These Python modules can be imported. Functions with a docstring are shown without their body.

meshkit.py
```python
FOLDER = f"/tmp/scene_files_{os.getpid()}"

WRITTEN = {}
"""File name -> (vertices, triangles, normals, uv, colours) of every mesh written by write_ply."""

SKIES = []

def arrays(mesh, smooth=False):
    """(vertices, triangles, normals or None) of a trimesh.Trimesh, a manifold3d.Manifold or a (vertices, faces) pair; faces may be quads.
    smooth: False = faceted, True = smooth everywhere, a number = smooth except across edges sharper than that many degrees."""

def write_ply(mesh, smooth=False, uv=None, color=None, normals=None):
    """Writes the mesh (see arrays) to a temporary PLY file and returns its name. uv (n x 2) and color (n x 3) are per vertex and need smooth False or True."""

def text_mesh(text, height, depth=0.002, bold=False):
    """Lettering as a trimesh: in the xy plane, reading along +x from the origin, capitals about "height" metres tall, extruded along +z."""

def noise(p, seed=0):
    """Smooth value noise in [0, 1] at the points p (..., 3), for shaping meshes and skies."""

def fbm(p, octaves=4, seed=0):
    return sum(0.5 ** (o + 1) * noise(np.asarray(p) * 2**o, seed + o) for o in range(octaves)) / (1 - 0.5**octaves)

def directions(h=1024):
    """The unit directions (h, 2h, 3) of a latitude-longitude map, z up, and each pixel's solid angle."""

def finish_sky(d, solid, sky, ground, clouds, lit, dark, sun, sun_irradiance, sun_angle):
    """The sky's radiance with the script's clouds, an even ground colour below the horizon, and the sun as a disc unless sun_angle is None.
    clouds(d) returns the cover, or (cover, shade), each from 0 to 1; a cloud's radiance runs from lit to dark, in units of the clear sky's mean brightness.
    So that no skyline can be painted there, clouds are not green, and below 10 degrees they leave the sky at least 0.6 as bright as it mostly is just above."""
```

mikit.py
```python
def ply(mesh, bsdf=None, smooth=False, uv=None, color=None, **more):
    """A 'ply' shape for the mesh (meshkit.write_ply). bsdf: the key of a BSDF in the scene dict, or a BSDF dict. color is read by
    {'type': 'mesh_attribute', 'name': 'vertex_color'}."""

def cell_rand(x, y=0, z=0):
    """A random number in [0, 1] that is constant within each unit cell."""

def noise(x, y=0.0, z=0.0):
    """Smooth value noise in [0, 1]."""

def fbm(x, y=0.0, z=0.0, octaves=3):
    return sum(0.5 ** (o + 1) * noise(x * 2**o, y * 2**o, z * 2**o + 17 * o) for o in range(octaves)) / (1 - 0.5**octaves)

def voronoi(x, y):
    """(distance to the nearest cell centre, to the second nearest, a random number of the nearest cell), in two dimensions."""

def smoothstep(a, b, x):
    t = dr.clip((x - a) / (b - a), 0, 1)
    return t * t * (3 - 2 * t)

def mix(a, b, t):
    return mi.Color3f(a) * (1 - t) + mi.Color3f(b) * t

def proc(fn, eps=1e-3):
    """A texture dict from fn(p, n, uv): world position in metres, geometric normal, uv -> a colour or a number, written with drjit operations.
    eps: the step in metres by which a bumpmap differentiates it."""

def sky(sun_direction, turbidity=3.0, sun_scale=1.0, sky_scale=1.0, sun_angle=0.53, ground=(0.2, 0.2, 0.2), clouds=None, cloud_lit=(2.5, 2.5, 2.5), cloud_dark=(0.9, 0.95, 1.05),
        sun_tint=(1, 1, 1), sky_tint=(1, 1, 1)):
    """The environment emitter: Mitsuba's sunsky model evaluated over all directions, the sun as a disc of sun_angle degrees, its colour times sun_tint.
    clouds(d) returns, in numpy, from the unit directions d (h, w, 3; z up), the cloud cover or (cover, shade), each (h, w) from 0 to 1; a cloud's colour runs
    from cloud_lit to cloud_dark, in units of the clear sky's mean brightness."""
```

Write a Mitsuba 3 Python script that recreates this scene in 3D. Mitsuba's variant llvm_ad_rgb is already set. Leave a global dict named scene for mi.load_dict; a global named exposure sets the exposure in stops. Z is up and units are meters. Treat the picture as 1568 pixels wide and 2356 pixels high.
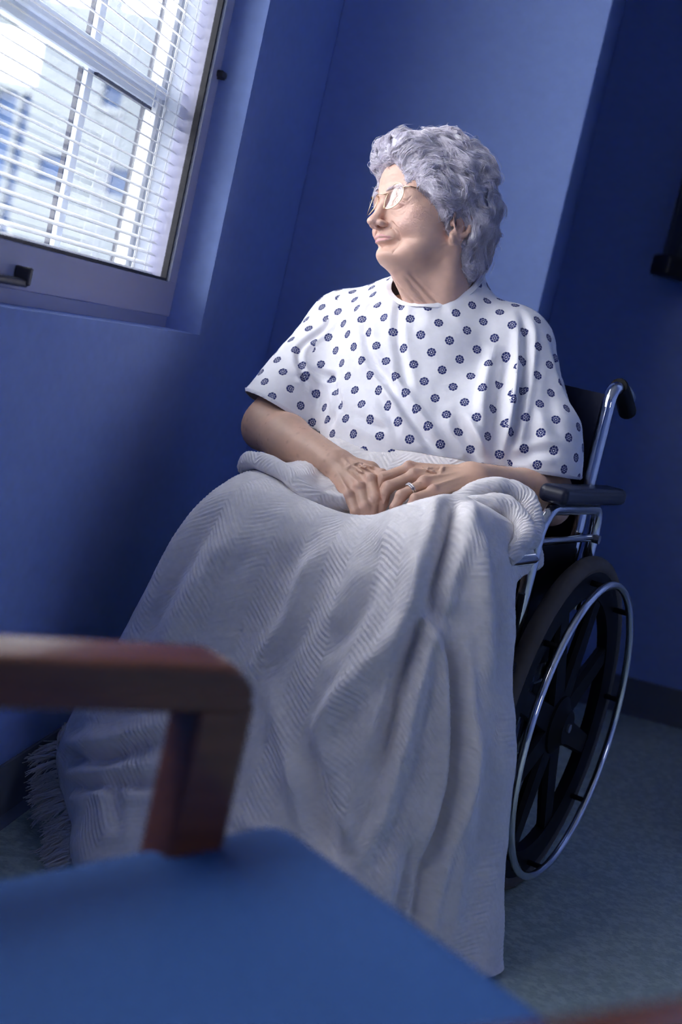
import math, numpy as np, trimesh, mitsuba as mi, drjit as dr, mikit, meshkit
import manifold3d as m3
from math import sin, cos, pi, radians, degrees, sqrt
from scipy.interpolate import RBFInterpolator, CubicSpline
from scipy.ndimage import gaussian_filter, map_coordinates
from scipy.spatial import cKDTree
T = mi.ScalarTransform4f
scene, labels = {}, {}

# ---------------------------------------------------------------- camera, sky, exposure
EYE = np.array([.755, 0., .886])
YAW, PITCH, ROLL = radians(8.46), radians(6.93), radians(12.8)
_h = np.array([-sin(YAW), cos(YAW), 0]); _r = np.array([cos(YAW), sin(YAW), 0])
FWD = _h * cos(PITCH) - np.array([0, 0, 1]) * sin(PITCH)
_u = np.cross(_r, FWD)
UP = _u * cos(ROLL) - _r * sin(ROLL)
FOCUS = EYE + FWD * 2.36
scene['camera'] = {'type': 'thinlens', 'fov': degrees(2 * math.atan(784 / 3272)), 'fov_axis': 'x', 'near_clip': .05, 'far_clip': 200.,
                   'aperture_radius': .0075, 'focus_distance': 2.36,
                   'to_world': T().look_at(origin=EYE.tolist(), target=FOCUS.tolist(), up=UP.tolist())}
SKY = 9.2
scene['sky'] = {'type': 'constant', 'radiance': {'type': 'rgb', 'value': [SKY * .985, SKY * 1.0, SKY * 1.04]}}
exposure = 0.0

# ---------------------------------------------------------------- helpers
def add(key, mesh, bsdf, smooth=False, uv=None, color=None, label=None, category=None, group=None, kind=None, **more):
    scene[key] = mikit.ply(mesh, bsdf, smooth, uv=uv, color=color, **more)
    tag(key, label, category, group, kind)
    return key

def tag(key, label=None, category=None, group=None, kind=None):
    d = {k: v for k, v in (('label', label), ('category', category), ('group', group), ('kind', kind)) if v}
    if d: labels[key] = d

COUNT = {}
def num(name):
    n = COUNT.get(name, 0); COUNT[name] = n + 1
    return name if n == 0 else f'{name}_{n:03d}'

def cat(*ms):
    return trimesh.util.concatenate([m for m in ms])

def box(x0, x1, y0, y1, z0, z1, c=0.):
    """A box from its bounds, edges chamfered by c."""
    lo, hi = np.minimum([x0, y0, z0], [x1, y1, z1]), np.maximum([x0, y0, z0], [x1, y1, z1])
    if c <= 0:
        m = trimesh.creation.box(extents=hi - lo); m.apply_translation((lo + hi) / 2); return m
    P = []
    for k in range(3):
        a = np.full(3, c); a[k] = 0
        for s in np.ndindex(2, 2, 2):
            P.append(np.where(s, hi - a, lo + a))
    return trimesh.Trimesh(np.array(P)).convex_hull

def rbox(ext, r, n=1):
    """A box centred at the origin, with rounded edges."""
    e = np.array(ext) / 2 - r
    s = trimesh.creation.icosphere(subdivisions=n, radius=r).vertices
    return trimesh.Trimesh(np.vstack([s + e * np.array(k) for k in [(a, b, c) for a in (-1, 1) for b in (-1, 1) for c in (-1, 1)]])).convex_hull

def place(m, R=None, t=(0, 0, 0)):
    M = np.eye(4)
    if R is not None: M[:3, :3] = R
    M[:3, 3] = t
    m = m.copy(); m.apply_transform(M); return m

def smooth_path(P, n=8, closed=False):
    P = np.asarray(P, float)
    if closed: P = np.vstack([P, P[:1]])
    d = np.r_[0, np.cumsum(np.linalg.norm(np.diff(P, axis=0), axis=1))]
    cs = CubicSpline(d, P, bc_type='periodic' if closed else 'not-a-knot' if len(P) > 3 else 'natural')
    k = (len(P) - 1) * n + (0 if closed else 1)
    return cs(np.linspace(0, d[-1], k, endpoint=not closed))

def fillet(P, r, n=6):
    """The polyline P with its inner corners rounded by r."""
    P = np.asarray(P, float); out = [P[0]]
    for i in range(1, len(P) - 1):
        a, b = P[i - 1] - P[i], P[i + 1] - P[i]
        la, lb = np.linalg.norm(a), np.linalg.norm(b); a, b = a / la, b / lb
        ang = math.acos(np.clip(a @ b, -1, 1))
        d = min(r / math.tan(ang / 2), .48 * la, .48 * lb)
        p0, p1 = P[i] + a * d, P[i] + b * d
        for t in np.linspace(0, 1, n): out.append((1 - t) ** 2 * p0 + 2 * t * (1 - t) * P[i] + t * t * p1)
    out.append(P[-1]); return np.array(out)

def tube(P, r, n=14, closed=False, caps=True, flat=None):
    """A tube along P; r a number or one per point; flat squashes it along its second axis."""
    P = np.asarray(P, float); k = len(P); r = np.broadcast_to(np.asarray(r, float), (k,))
    t = (np.roll(P, -1, 0) - np.roll(P, 1, 0)) if closed else np.gradient(P, axis=0)
    t /= np.linalg.norm(t, axis=1, keepdims=True) + 1e-12
    u = np.cross(t[0], [0, 0, 1.]); u = u if np.linalg.norm(u) > .2 else np.cross(t[0], [1., 0, 0])
    U = [u / np.linalg.norm(u)]
    for i in range(1, k):
        w = U[-1] - t[i] * (U[-1] @ t[i]); U.append(w / np.linalg.norm(w))
    U = np.array(U); V = np.cross(t, U)
    if closed:
        w = U[-1] - t[0] * (U[-1] @ t[0]); w /= np.linalg.norm(w)
        tw = math.atan2(w @ V[0], w @ U[0]); a = -tw * np.arange(k) / k
        U, V = U * np.cos(a)[:, None] + V * np.sin(a)[:, None], V * np.cos(a)[:, None] - U * np.sin(a)[:, None]
    a = np.arange(n) * 2 * pi / n
    ring = np.cos(a)[None, :, None] * U[:, None] + np.sin(a)[None, :, None] * (flat or 1.) * V[:, None]
    v = (P[:, None] + r[:, None, None] * ring).reshape(-1, 3)
    i = np.arange(k if closed else k - 1)[:, None]; j = np.arange(n)[None]
    q = np.stack([i * n + j, i * n + (j + 1) % n, (i + 1) % k * n + (j + 1) % n, (i + 1) % k * n + j], -1).reshape(-1, 4)
    f = np.vstack([q[:, [0, 1, 2]], q[:, [0, 2, 3]]])
    if caps and not closed:
        v = np.vstack([v, P[0], P[-1]]); c = k * n
        f = np.vstack([f, np.stack([np.arange(n) * 0 + c, (np.arange(n) + 1) % n, np.arange(n)], 1),
                       np.stack([np.arange(n) * 0 + c + 1, (k - 1) * n + np.arange(n), (k - 1) * n + (np.arange(n) + 1) % n], 1)])
    return trimesh.Trimesh(v, f, process=False)

def lathe(prof, n=40):
    """Profile of (radius, z) turned about z."""
    prof = np.asarray(prof, float); a = np.arange(n) * 2 * pi / n; k = len(prof)
    v = np.stack([prof[:, :1] * np.cos(a), prof[:, :1] * np.sin(a), np.repeat(prof[:, 1:], n, 1)], -1).reshape(-1, 3)
    i = np.arange(k - 1)[:, None]; j = np.arange(n)[None]
    q = np.stack([i * n + j, i * n + (j + 1) % n, (i + 1) * n + (j + 1) % n, (i + 1) * n + j], -1).reshape(-1, 4)
    return trimesh.Trimesh(v, np.vstack([q[:, [0, 1, 2]], q[:, [0, 2, 3]]]), process=False)

def grid_faces(nu, nv, close_u=False):
    i = np.arange(nu if close_u else nu - 1)[:, None]; j = np.arange(nv - 1)[None]
    q = np.stack([i * nv + j, (i + 1) % nu * nv + j, (i + 1) % nu * nv + j + 1, i * nv + j + 1], -1).reshape(-1, 4)
    return np.vstack([q[:, [0, 1, 2]], q[:, [0, 2, 3]]])

def surface_nets(fn, lo, hi, h):
    """Mesh of fn(p) = 0 (negative inside) on a grid of step h."""
    lo, hi = np.array(lo, float), np.array(hi, float)
    n = np.ceil((hi - lo) / h).astype(int) + 1
    ax = [lo[k] + h * np.arange(n[k]) for k in range(3)]
    D = np.empty(n, np.float32)
    for s in range(0, n[0], 24):
        g = np.stack(np.meshgrid(ax[0][s:s + 24], ax[1], ax[2], indexing='ij'), -1)
        D[s:s + 24] = fn(g.reshape(-1, 3).astype(np.float32)).reshape(g.shape[:3])
    ins = D < 0
    c = np.zeros(n - 1, np.uint8)
    for o in np.ndindex(2, 2, 2):
        c += ins[o[0]:n[0] - 1 + o[0], o[1]:n[1] - 1 + o[1], o[2]:n[2] - 1 + o[2]]
    act = np.argwhere((c > 0) & (c < 8))
    idx = -np.ones(n - 1, np.int64); idx[tuple(act.T)] = np.arange(len(act))
    acc = np.zeros((len(act), 3)); w = np.zeros(len(act))
    cor = [np.array(o) for o in np.ndindex(2, 2, 2)]
    val = [D[tuple((act + o).T)] for o in cor]
    for a in range(8):
        for b in range(a + 1, 8):
            if np.abs(cor[a] - cor[b]).sum() != 1: continue
            m = (val[a] < 0) != (val[b] < 0)
            t = val[a][m] / (val[a][m] - val[b][m])
            acc[m] += cor[a] + t[:, None] * (cor[b] - cor[a]); w[m] += 1
    V = lo + h * (act + acc / w[:, None])
    F = []
    for k in range(3):
        e = np.eye(3, dtype=int)[k]
        A = ins[tuple(slice(None, -1) if q == k else slice(None) for q in range(3))]
        B = ins[tuple(slice(1, None) if q == k else slice(None) for q in range(3))]
        ed = np.argwhere(A != B); s = A[tuple(ed.T)]
        p, q = [np.eye(3, dtype=int)[(k + d) % 3] for d in (1, 2)]
        ok = (ed[:, (k + 1) % 3] > 0) & (ed[:, (k + 2) % 3] > 0) & (ed < n - 1).all(1)
        ed, s = ed[ok], s[ok]
        quad = np.stack([idx[tuple((ed - p - q).T)], idx[tuple((ed - q).T)], idx[tuple(ed.T)], idx[tuple((ed - p).T)]], 1)
        quad[~s] = quad[~s][:, ::-1]
        F.append(quad)
    F = np.vstack(F); F = F[(F >= 0).all(1)]
    return trimesh.Trimesh(V, np.vstack([F[:, [0, 1, 2]], F[:, [0, 2, 3]]]), process=False)

def smin(a, b, k):
    h = np.clip(.5 + .5 * (b - a) / k, 0, 1)
    return b * (1 - h) + a * h - k * h * (1 - h)
def smax(a, b, k): return -smin(-a, -b, k)
def s_ell(p, c, r, R=None):
    q = (p - np.asarray(c, np.float32))
    if R is not None: q = q @ np.asarray(R, np.float32)
    r = np.asarray(r, np.float32); k0 = np.linalg.norm(q / r, axis=-1); k1 = np.linalg.norm(q / (r * r), axis=-1)
    return k0 * (k0 - 1) / np.maximum(k1, 1e-6)
def s_cap(p, a, b, ra, rb):
    a, b = np.asarray(a, np.float32), np.asarray(b, np.float32); ab = b - a
    t = np.clip(((p - a) @ ab) / (ab @ ab), 0, 1)
    return np.linalg.norm(p - a - t[:, None] * ab, axis=-1) - (ra + (rb - ra) * t)
def rot(axis, deg):
    a = radians(deg); c, s = cos(a), sin(a)
    return np.array({'x': [[1, 0, 0], [0, c, -s], [0, s, c]], 'y': [[c, 0, s], [0, 1, 0], [-s, 0, c]], 'z': [[c, -s, 0], [s, c, 0], [0, 0, 1]]}[axis])

# ---------------------------------------------------------------- materials
def rgb(*c): return {'type': 'rgb', 'value': list(c)}
def mat(name, base, rough=.5, metal=0., two=True, bump=None, bscale=1., **k):
    b = {'type': 'principled', 'base_color': base if isinstance(base, dict) else rgb(*base), 'roughness': rough, 'metallic': metal, **k}
    if bump is not None: b = {'type': 'bumpmap', 'arbitrary': bump, 'scale': bscale, 'bsdf': b}
    scene[name] = {'type': 'twosided', 'bsdf': b} if two else b
    return name
F3 = mi.Color3f
def speck(base, amt, sc, oct=3):
    return mikit.proc(lambda p, n, uv: F3(*base) * (1 - amt / 2 + amt * mikit.fbm(p.x * sc, p.y * sc, p.z * sc, oct)))
# ---------------------------------------------------------------- the room
mat('m_wall', speck((.250, .350, .690), .10, 60), .62, specular=.25,
    bump=mikit.proc(lambda p, n, uv: mikit.fbm(p.x * 260, p.y * 260, p.z * 260, 2) * 4e-4), bscale=1.)
mat('m_ceiling', (.45, .46, .49), .8)
mat('m_frame', (.47, .47, .61), .45, specular=.3)
mat('m_sill', (.30, .33, .50), .45)
mat('m_gasket', (.012, .012, .02), .5)
mat('m_alu', (.62, .68, .80), .35)
mat('m_white', (.80, .82, .84), .5)
mat('m_lining', (.42, .45, .50), .5)
mat('m_base', (.10, .115, .165), .42)
mat('m_floor', mikit.proc(lambda p, n, uv: mikit.mix(F3(.30, .385, .37), F3(.40, .48, .45), mikit.smoothstep(.35, .7, mikit.fbm(p.x * 90, p.y * 90, 0, 3))) *
    mikit.mix(F3(1.), F3(.86, .88, .90), mikit.smoothstep(.55, .72, mikit.noise(p.x * 260, p.y * 260, 3.)))), .38, specular=.4)
scene['m_glass'] = {'type': 'thindielectric', 'int_ior': 1.5}

OY0, OY1, OZ0, OZ1 = 1.05, 2.717, .8245, 2.55      # the opening in the window wall
AY0 = .50      # unseen near end of the opening, placed to let in more light
WX, RX, H = -.172, 3.4, 2.62
PX, PY, FY, BY = .6034, 3.34, 4.168, -2.3
def st(k, m, b, smooth=False, **kw): return add(k, m, b, smooth, kind='structure', **kw)
st('wall_left', cat(box(WX, 0, BY - .15, AY0, 0, H), box(WX, 0, OY1, FY + .15, 0, H), box(WX, 0, AY0, OY1, 0, OZ0), box(WX, 0, AY0, OY1, OZ1, H)), 'm_wall',
   label='blue painted wall around the window')
st('wall_pier', box(0, PX, PY, FY, 0, H, .002), 'm_wall', label='lit blue wall corner behind the seated woman')
st('wall_back', box(WX, RX + .15, FY, FY + .15, 0, H), 'm_wall', label='shaded blue wall behind the wheelchair on the right')
V0, V1, VZ0, VZ1 = -1.15, -.50, .95, 1.85          # unseen window behind the camera, placed to light the window wall
st('wall_right', cat(box(RX, RX + .15, BY, V0, 0, H), box(RX, RX + .15, V1, FY, 0, H), box(RX, RX + .15, V0, V1, 0, VZ0), box(RX, RX + .15, V0, V1, VZ1, H)), 'm_wall')
# partition out of view at the right, placed to keep light off the far wall
st('unseen_partition', box(1.26, RX, 2.93, 3.05, 0, H, .002), 'm_wall')
st('wall_front', box(WX, RX + .15, BY - .15, BY, 0, H), 'm_wall')
st('ceiling', box(WX, RX + .15, BY - .15, FY + .15, H, H + .1), 'm_ceiling')
st('floor', box(WX, RX + .15, BY - .15, FY + .15, -.1, 0), 'm_floor', label='dark speckled vinyl floor')
def coved(P0, P1, nrm):
    """Vinyl cove base: a strip with a rounded top and a toe that curves onto the floor."""
    prof = [(0, .104), (.0025, .1055), (.0045, .103), (.005, .03), (.008, .012), (.016, .003), (.022, .0005), (.022, 0), (0, 0)]
    P0, P1, nrm = map(np.asarray, (P0, P1, nrm))
    v = np.array([p + nrm * a + np.array([0, 0, z]) for p in (P0, P1) for a, z in prof], float); n = len(prof); f = []
    for i in range(n): j = (i + 1) % n; f += [[i, j, n + j], [i, n + j, n + i]]
    f += [[0, i, i + 1] for i in range(1, n - 1)] + [[n, n + i + 1, n + i] for i in range(1, n - 1)]
    m = trimesh.Trimesh(v, f); m.fix_normals(); return m
st('baseboard_left', coved((0., BY, 0), (0., PY, 0), (1., 0, 0)), 'm_base', 30, label='dark vinyl baseboard under the window')
st('baseboard_back', coved((PX, FY, 0), (RX, FY, 0), (0, -1., 0)), 'm_base', 30, label='dark vinyl baseboard on the far wall')
st('baseboard_pier', cat(coved((0, PY, 0), (PX + .022, PY, 0), (0, -1., 0)), coved((PX, PY, 0), (PX, FY, 0), (1., 0, 0))), 'm_base', 30)

# ---------------------------------------------------------------- the window
FX = -.0668                                         # inner face of the window frame
GY1, GZ0 = 2.6535, .912                             # far and lower edge of the glass
W1 = 'window_1'
tag(W1, 'window with white blinds between its panes', kind='structure')
fr = [box(FX - .045, FX, OY0, OY1, .846, GZ0, .0015), box(FX - .045, FX, GY1, OY1, GZ0 - .001, OZ1, .0015),
      box(FX - .045, FX, OY0, OY0 + .064, GZ0 - .001, OZ1, .0015), box(FX - .045, FX, OY0 + .063, GY1 + .001, OZ1 - .07, OZ1, .0015)]
add(W1 + '__sash_frame', cat(*fr), 'm_frame', label='grey lavender inner window frame')
add(W1 + '__sill_strip', box(FX - .06, FX - .004, OY0, OY1, OZ0, .847), 'm_sill', label='darker strip under the window frame')
gk = []
for (y0, y1, z0, z1) in ((GY1 - .009, GY1, GZ0, OZ1 - .07), (OY0 + .064, GY1, GZ0, GZ0 + .005)):
    gk.append(box(FX - .012, FX - .001, y0, y1, z0, z1))
add(W1 + '__gasket', cat(*gk), 'm_gasket', label='black rubber seal around the inner pane')
add(W1 + '__frame_edge', cat(box(FX - .003, FX + .004, GY1 - .0004, GY1 + .0030, GZ0, OZ1 - .07, .0015)), 'm_white', label='thin metal edge beside the seal, coloured white for window light on it')  # the white stands for window light caught on this edge
add(W1 + '__pane', trimesh.Trimesh([[FX - .011, OY0 + .05, GZ0 - .01], [FX - .011, GY1 + .01, GZ0 - .01], [FX - .011, GY1 + .01, OZ1 - .06], [FX - .011, OY0 + .05, OZ1 - .06]], [[0, 1, 2], [0, 2, 3]]), 'm_glass')
# the deep side and bottom linings of the gap between the panes
JY = 2.6655
add(W1 + '__lining', cat(box(-.165, FX - .004, JY, JY + .02, .88, OZ1), box(-.165, FX - .004, OY0 + .05, JY, .895, .909), box(-.165, FX - .004, OY0 + .03, OY0 + .05, .88, OZ1), box(-.165, FX - .004, OY0 + .05, JY, OZ1 - .05, OZ1 - .03)), 'm_lining', label='pale lining of the gap between the panes')
for z in (1.088, 1.011):
    c = trimesh.creation.cylinder(radius=.0085, height=.003, sections=20)
    add(num(W1 + '__plug'), place(c, rot('x', 90), (-.0885, JY - .0012, z)), 'm_gasket', 30, label='dark round plug in the lining')
# outer window: transom, posts, dark seals, four panes
EX = -.155
add(W1 + '__transom', cat(box(EX - .022, EX, OY0, JY, 1.222, 1.262, .002), box(EX - .022, EX + .012, OY0, JY, 1.243, 1.262, .002)), 'm_alu', label='grey cross rail of the outer window')
for y in (2.306, 1.50): add(num(W1 + '__post'), box(EX - .019, EX - .010, y, y + .028, .9, OZ1, .001), 'm_alu', label='upright of the outer window')
add(W1 + '__outer_jamb', cat(box(EX - .019, EX + .004, JY - .024, JY - .001, .9, OZ1, .001)), 'm_white')
se = []
for y in (JY - .031, 2.300, 1.494):
    for z0, z1 in ((.909, 1.222), (1.262, OZ1)): se.append(box(EX - .027, EX - .0195, y + .0035, y + .0075, z0, z1))
se += [box(-.112, -.1055, JY - .0035, JY - .0005, .909, OZ1), box(EX - .014, EX - .003, 2.334, JY - .03, 1.2165, 1.2225)]
add(W1 + '__outer_seal', cat(*se), 'm_gasket', label='dark seals of the outer panes')
k = 0
for y0, y1 in ((OY0, 1.494), (1.528, 2.300), (2.334, JY - .03)):
    for z0, z1 in ((.905, 1.222), (1.262, OZ1)):
        x = EX - .010
        add(num(W1 + '__outer_pane'), trimesh.Trimesh([[x, y0, z0], [x, y1, z0], [x, y1, z1], [x, y0, z1]], [[0, 1, 2], [0, 2, 3]]), 'm_glass')
# unseen next part of the window, without a blind, placed to light the blanket
tag('unseen_window_3', 'unseen second part of the window, placed to light the woman and blanket', kind='structure')
add('unseen_window_3__frame', cat(box(FX - .045, FX, AY0, OY0, .846, GZ0), box(FX - .045, FX, AY0, OY0, OZ1 - .07, OZ1), box(FX - .045, FX, AY0, AY0 + .06, GZ0, OZ1), box(FX - .10, FX + .002, OY0 - .07, OY0, .826, OZ1)), 'm_frame')
add('unseen_window_3__pane', trimesh.Trimesh([[FX - .02, AY0, GZ0], [FX - .02, OY0, GZ0], [FX - .02, OY0, OZ1], [FX - .02, AY0, OZ1]], [[0, 1, 2], [0, 2, 3]]), 'm_glass')
tag('unseen_window_2', 'unseen window in the right wall, placed to light the window wall', kind='structure')
add('unseen_window_2__frame', cat(box(RX + .05, RX + .1, V0, V1, VZ0, VZ0 + .06), box(RX + .05, RX + .1, V0, V1, VZ1 - .06, VZ1), box(RX + .05, RX + .1, V0, V0 + .06, VZ0, VZ1), box(RX + .05, RX + .1, V1 - .06, V1, VZ0, VZ1)), 'm_frame')
add('unseen_window_2__pane', trimesh.Trimesh([[RX + .08, V0, VZ0], [RX + .08, V1, VZ0], [RX + .08, V1, VZ1], [RX + .08, V0, VZ1]], [[0, 1, 2], [0, 2, 3]]), 'm_glass')
# catch and latch on the inner frame
mat('m_dark', (.02, .02, .03), .4)
lt = place(rbox((.016, .03, .013), .004), None, (FX + .006, 2.708, 1.318))
add(W1 + '__catch', cat(lt, place(trimesh.creation.cylinder(.004, .02), rot('y', 90), (FX + .004, 2.706, 1.312))), 'm_dark', 30, label='small black catch on the window frame')
hd = cat(place(rbox((.014, .12, .012), .004), None, (FX + .014, 1.885, .858)), place(rbox((.024, .012, .026), .003), None, (FX + .012, 1.940, .868)))
add(W1 + '__handle', hd, 'm_dark', 30, label='dark latch handle on the lower frame')

# the blind between the panes: every slat a piece of its own
mat('m_slat', (.70, .71, .72), .45)
B = 'window_blind'
tag(B, 'white horizontal slat blind hanging between the window panes', 'blind')
TILT = radians(20.)
def slat():
    s = np.linspace(-1, 1, 6); w = .0125
    x = s * w; z = .0018 * (1 - s * s)
    x, z = x * cos(TILT) + z * sin(TILT), -x * sin(TILT) + z * cos(TILT)
    top = np.stack([x, z], 1); bot = top - np.array([0, .0005])
    ring = np.vstack([top, bot[::-1]]); n = len(ring); v, f = [], []
    for y in (OY0 + .056, 2.655): v += [[a, y, b] for a, b in ring]
    for i in range(n): j = (i + 1) % n; f += [[i, j, n + j], [i, n + j, n + i]]
    for i in range(5): f += [[i, i + 1, n - 2 - i], [i, n - 2 - i, n - 1 - i]] + [[n + i, n + n - 2 - i, n + i + 1], [n + i, n + n - 1 - i, n + n - 2 - i]]
    m = trimesh.Trimesh(v, f); m.fix_normals(); return m
sl = mikit.ply(slat(), 'm_slat', 40)
z, i = .936, 0
while z < OZ1 - .09:
    scene[num(B + '__slat')] = {**sl, 'to_world': T().translate([-.111, 0, z])}; z += .0217
add(B + '__bottom_rail', box(-.123, -.099, OY0 + .056, 2.655, .9115, .922, .002), 'm_slat')
add(B + '__head_rail', box(-.125, -.097, OY0 + .056, 2.655, OZ1 - .085, OZ1 - .052, .002), 'm_slat')
for y in (2.535, 2.600, 1.40):
    for x in (-.0985, -.1235):
        add(num(B + '__ladder_cord'), tube([[x, y, .912], [x, y, OZ1 - .06]], .0008, 6), 'm_slat')

# ---------------------------------------------------------------- outside: the pale wing of the building
mat('m_facade', speck((.145, .163, .172), .12, 3), .9, specular=0.)
mat('m_facade2', speck((.17, .19, .20), .1, 3), .9, specular=0.)
mat('m_outglass', (.050, .085, .170), .6, specular=.1)
mat('m_ground', (.30, .31, .30), .9, specular=0.)
WG = 'hospital_wing'
tag(WG, 'pale building wing seen through the window blind', 'building')
FYW = 11.
wins = [(-3.90, -3.63, 1.56, 1.78), (-3.31, -3.10, 1.56, 1.78), (-3.49, -3.32, 2.22, 2.42), (-4.36, -4.17, .95, 2.2), (-4.14, -4.05, .95, 2.2), (-3.13, -2.99, .93, 1.03),
        (-5.3, -4.8, .9, 2.1), (-6.4, -5.9, .9, 2.1), (-2.2, -1.7, .9, 2.1)]
mirr = [(-4.75, -4.04, 2.27, 2.70), (-3.49, -3.16, 2.98, 3.6), (-4.1, -3.6, 2.95, 3.6), (-2.6, -1.9, 2.9, 3.6)]
xs = sorted({-9., -.27} | {v for w in wins + mirr for v in w[:2]}); zs = sorted({-3.2, 7.5} | {v for w in wins + mirr for v in w[2:]})
cells = []
for a, b in zip(xs[:-1], xs[1:]):
    run = None
    for c, d in zip(zs[:-1], zs[1:]):
        mx, mz = (a + b) / 2, (c + d) / 2
        hole = any(w[0] < mx < w[1] and w[2] < mz < w[3] for w in wins + mirr)
        if hole:
            if run: cells.append(box(a, b, FYW, FYW + .3, *run)); run = None
        else: run = (run[0], d) if run else (c, d)
    if run: cells.append(box(a, b, FYW, FYW + .3, *run))
add(WG + '__wall', cat(*cells), 'm_facade')
for w in wins:
    k = num(WG + '__window')
    add(k, box(w[0], w[1], FYW + .08, FYW + .1, w[2], w[3]), 'm_outglass')
    add(k + '__sill', box(w[0] - .03, w[1] + .03, FYW - .04, FYW + .05, w[2] - .04, w[2]), 'm_facade2')
mat('m_mirror', (.75, .78, .80), .05, 1.)
for w in mirr: add(num(WG + '__shiny_pane'), box(w[0], w[1], FYW + .06, FYW + .1, w[2], w[3]), 'm_mirror')
add(WG + '__roof_edge', box(-9.1, -.27, FYW - .1, FYW + .4, 7.5, 7.7), 'm_facade2')
st('ground_outside', box(-40, -.3, -25, 40, -3.4, -3.2), 'm_ground', label='grey ground outside the window')
# ---------------------------------------------------------------- the wheelchair; its own axes: F forward, L to the sitter's left, Z up
WH = radians(17.83)
WF, WL, WO = np.array([-sin(WH), -cos(WH), 0]), np.array([cos(WH), -sin(WH), 0]), np.array([.5789, 2.5779, 0])
WM = np.eye(4); WM[:3, 0], WM[:3, 1], WM[:3, 2], WM[:3, 3] = WF, WL, [0, 0, 1], WO
def cw(P): return np.asarray(P, float) @ WM[:3, :3].T + WO
def cadd(key, m, *a, **k): m = m.copy(); m.apply_transform(WM); return add(key, m, *a, **k)
mat('m_chrome', (.78, .79, .82), .08, 1.)
mat('m_black', (.004, .004, .006), .5, specular=.12)
mat('m_tyre', speck((.060, .052, .048), .3, 80), .7)
mat('m_navy', (.006, .008, .024), .36, specular=.4)
mat('m_steel', (.45, .46, .5), .3, 1.)
WC = 'wheelchair'
tag(WC, 'chrome wheelchair with black wheels and dark navy sling, the seated woman in it', 'wheelchair')
TX = np.array([[1, 0, 0], [0, 0, 1], [0, 1, 0.]])                   # a wheel turned about z becomes one turned about L
def ring_tube(R, r, L, z=.305, F=0., n=96, k=14):
    a = np.arange(n) * 2 * pi / n
    return tube(np.stack([F + R * np.cos(a), 0 * a + L, z + R * np.sin(a)], 1), r, k, closed=True)
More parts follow.
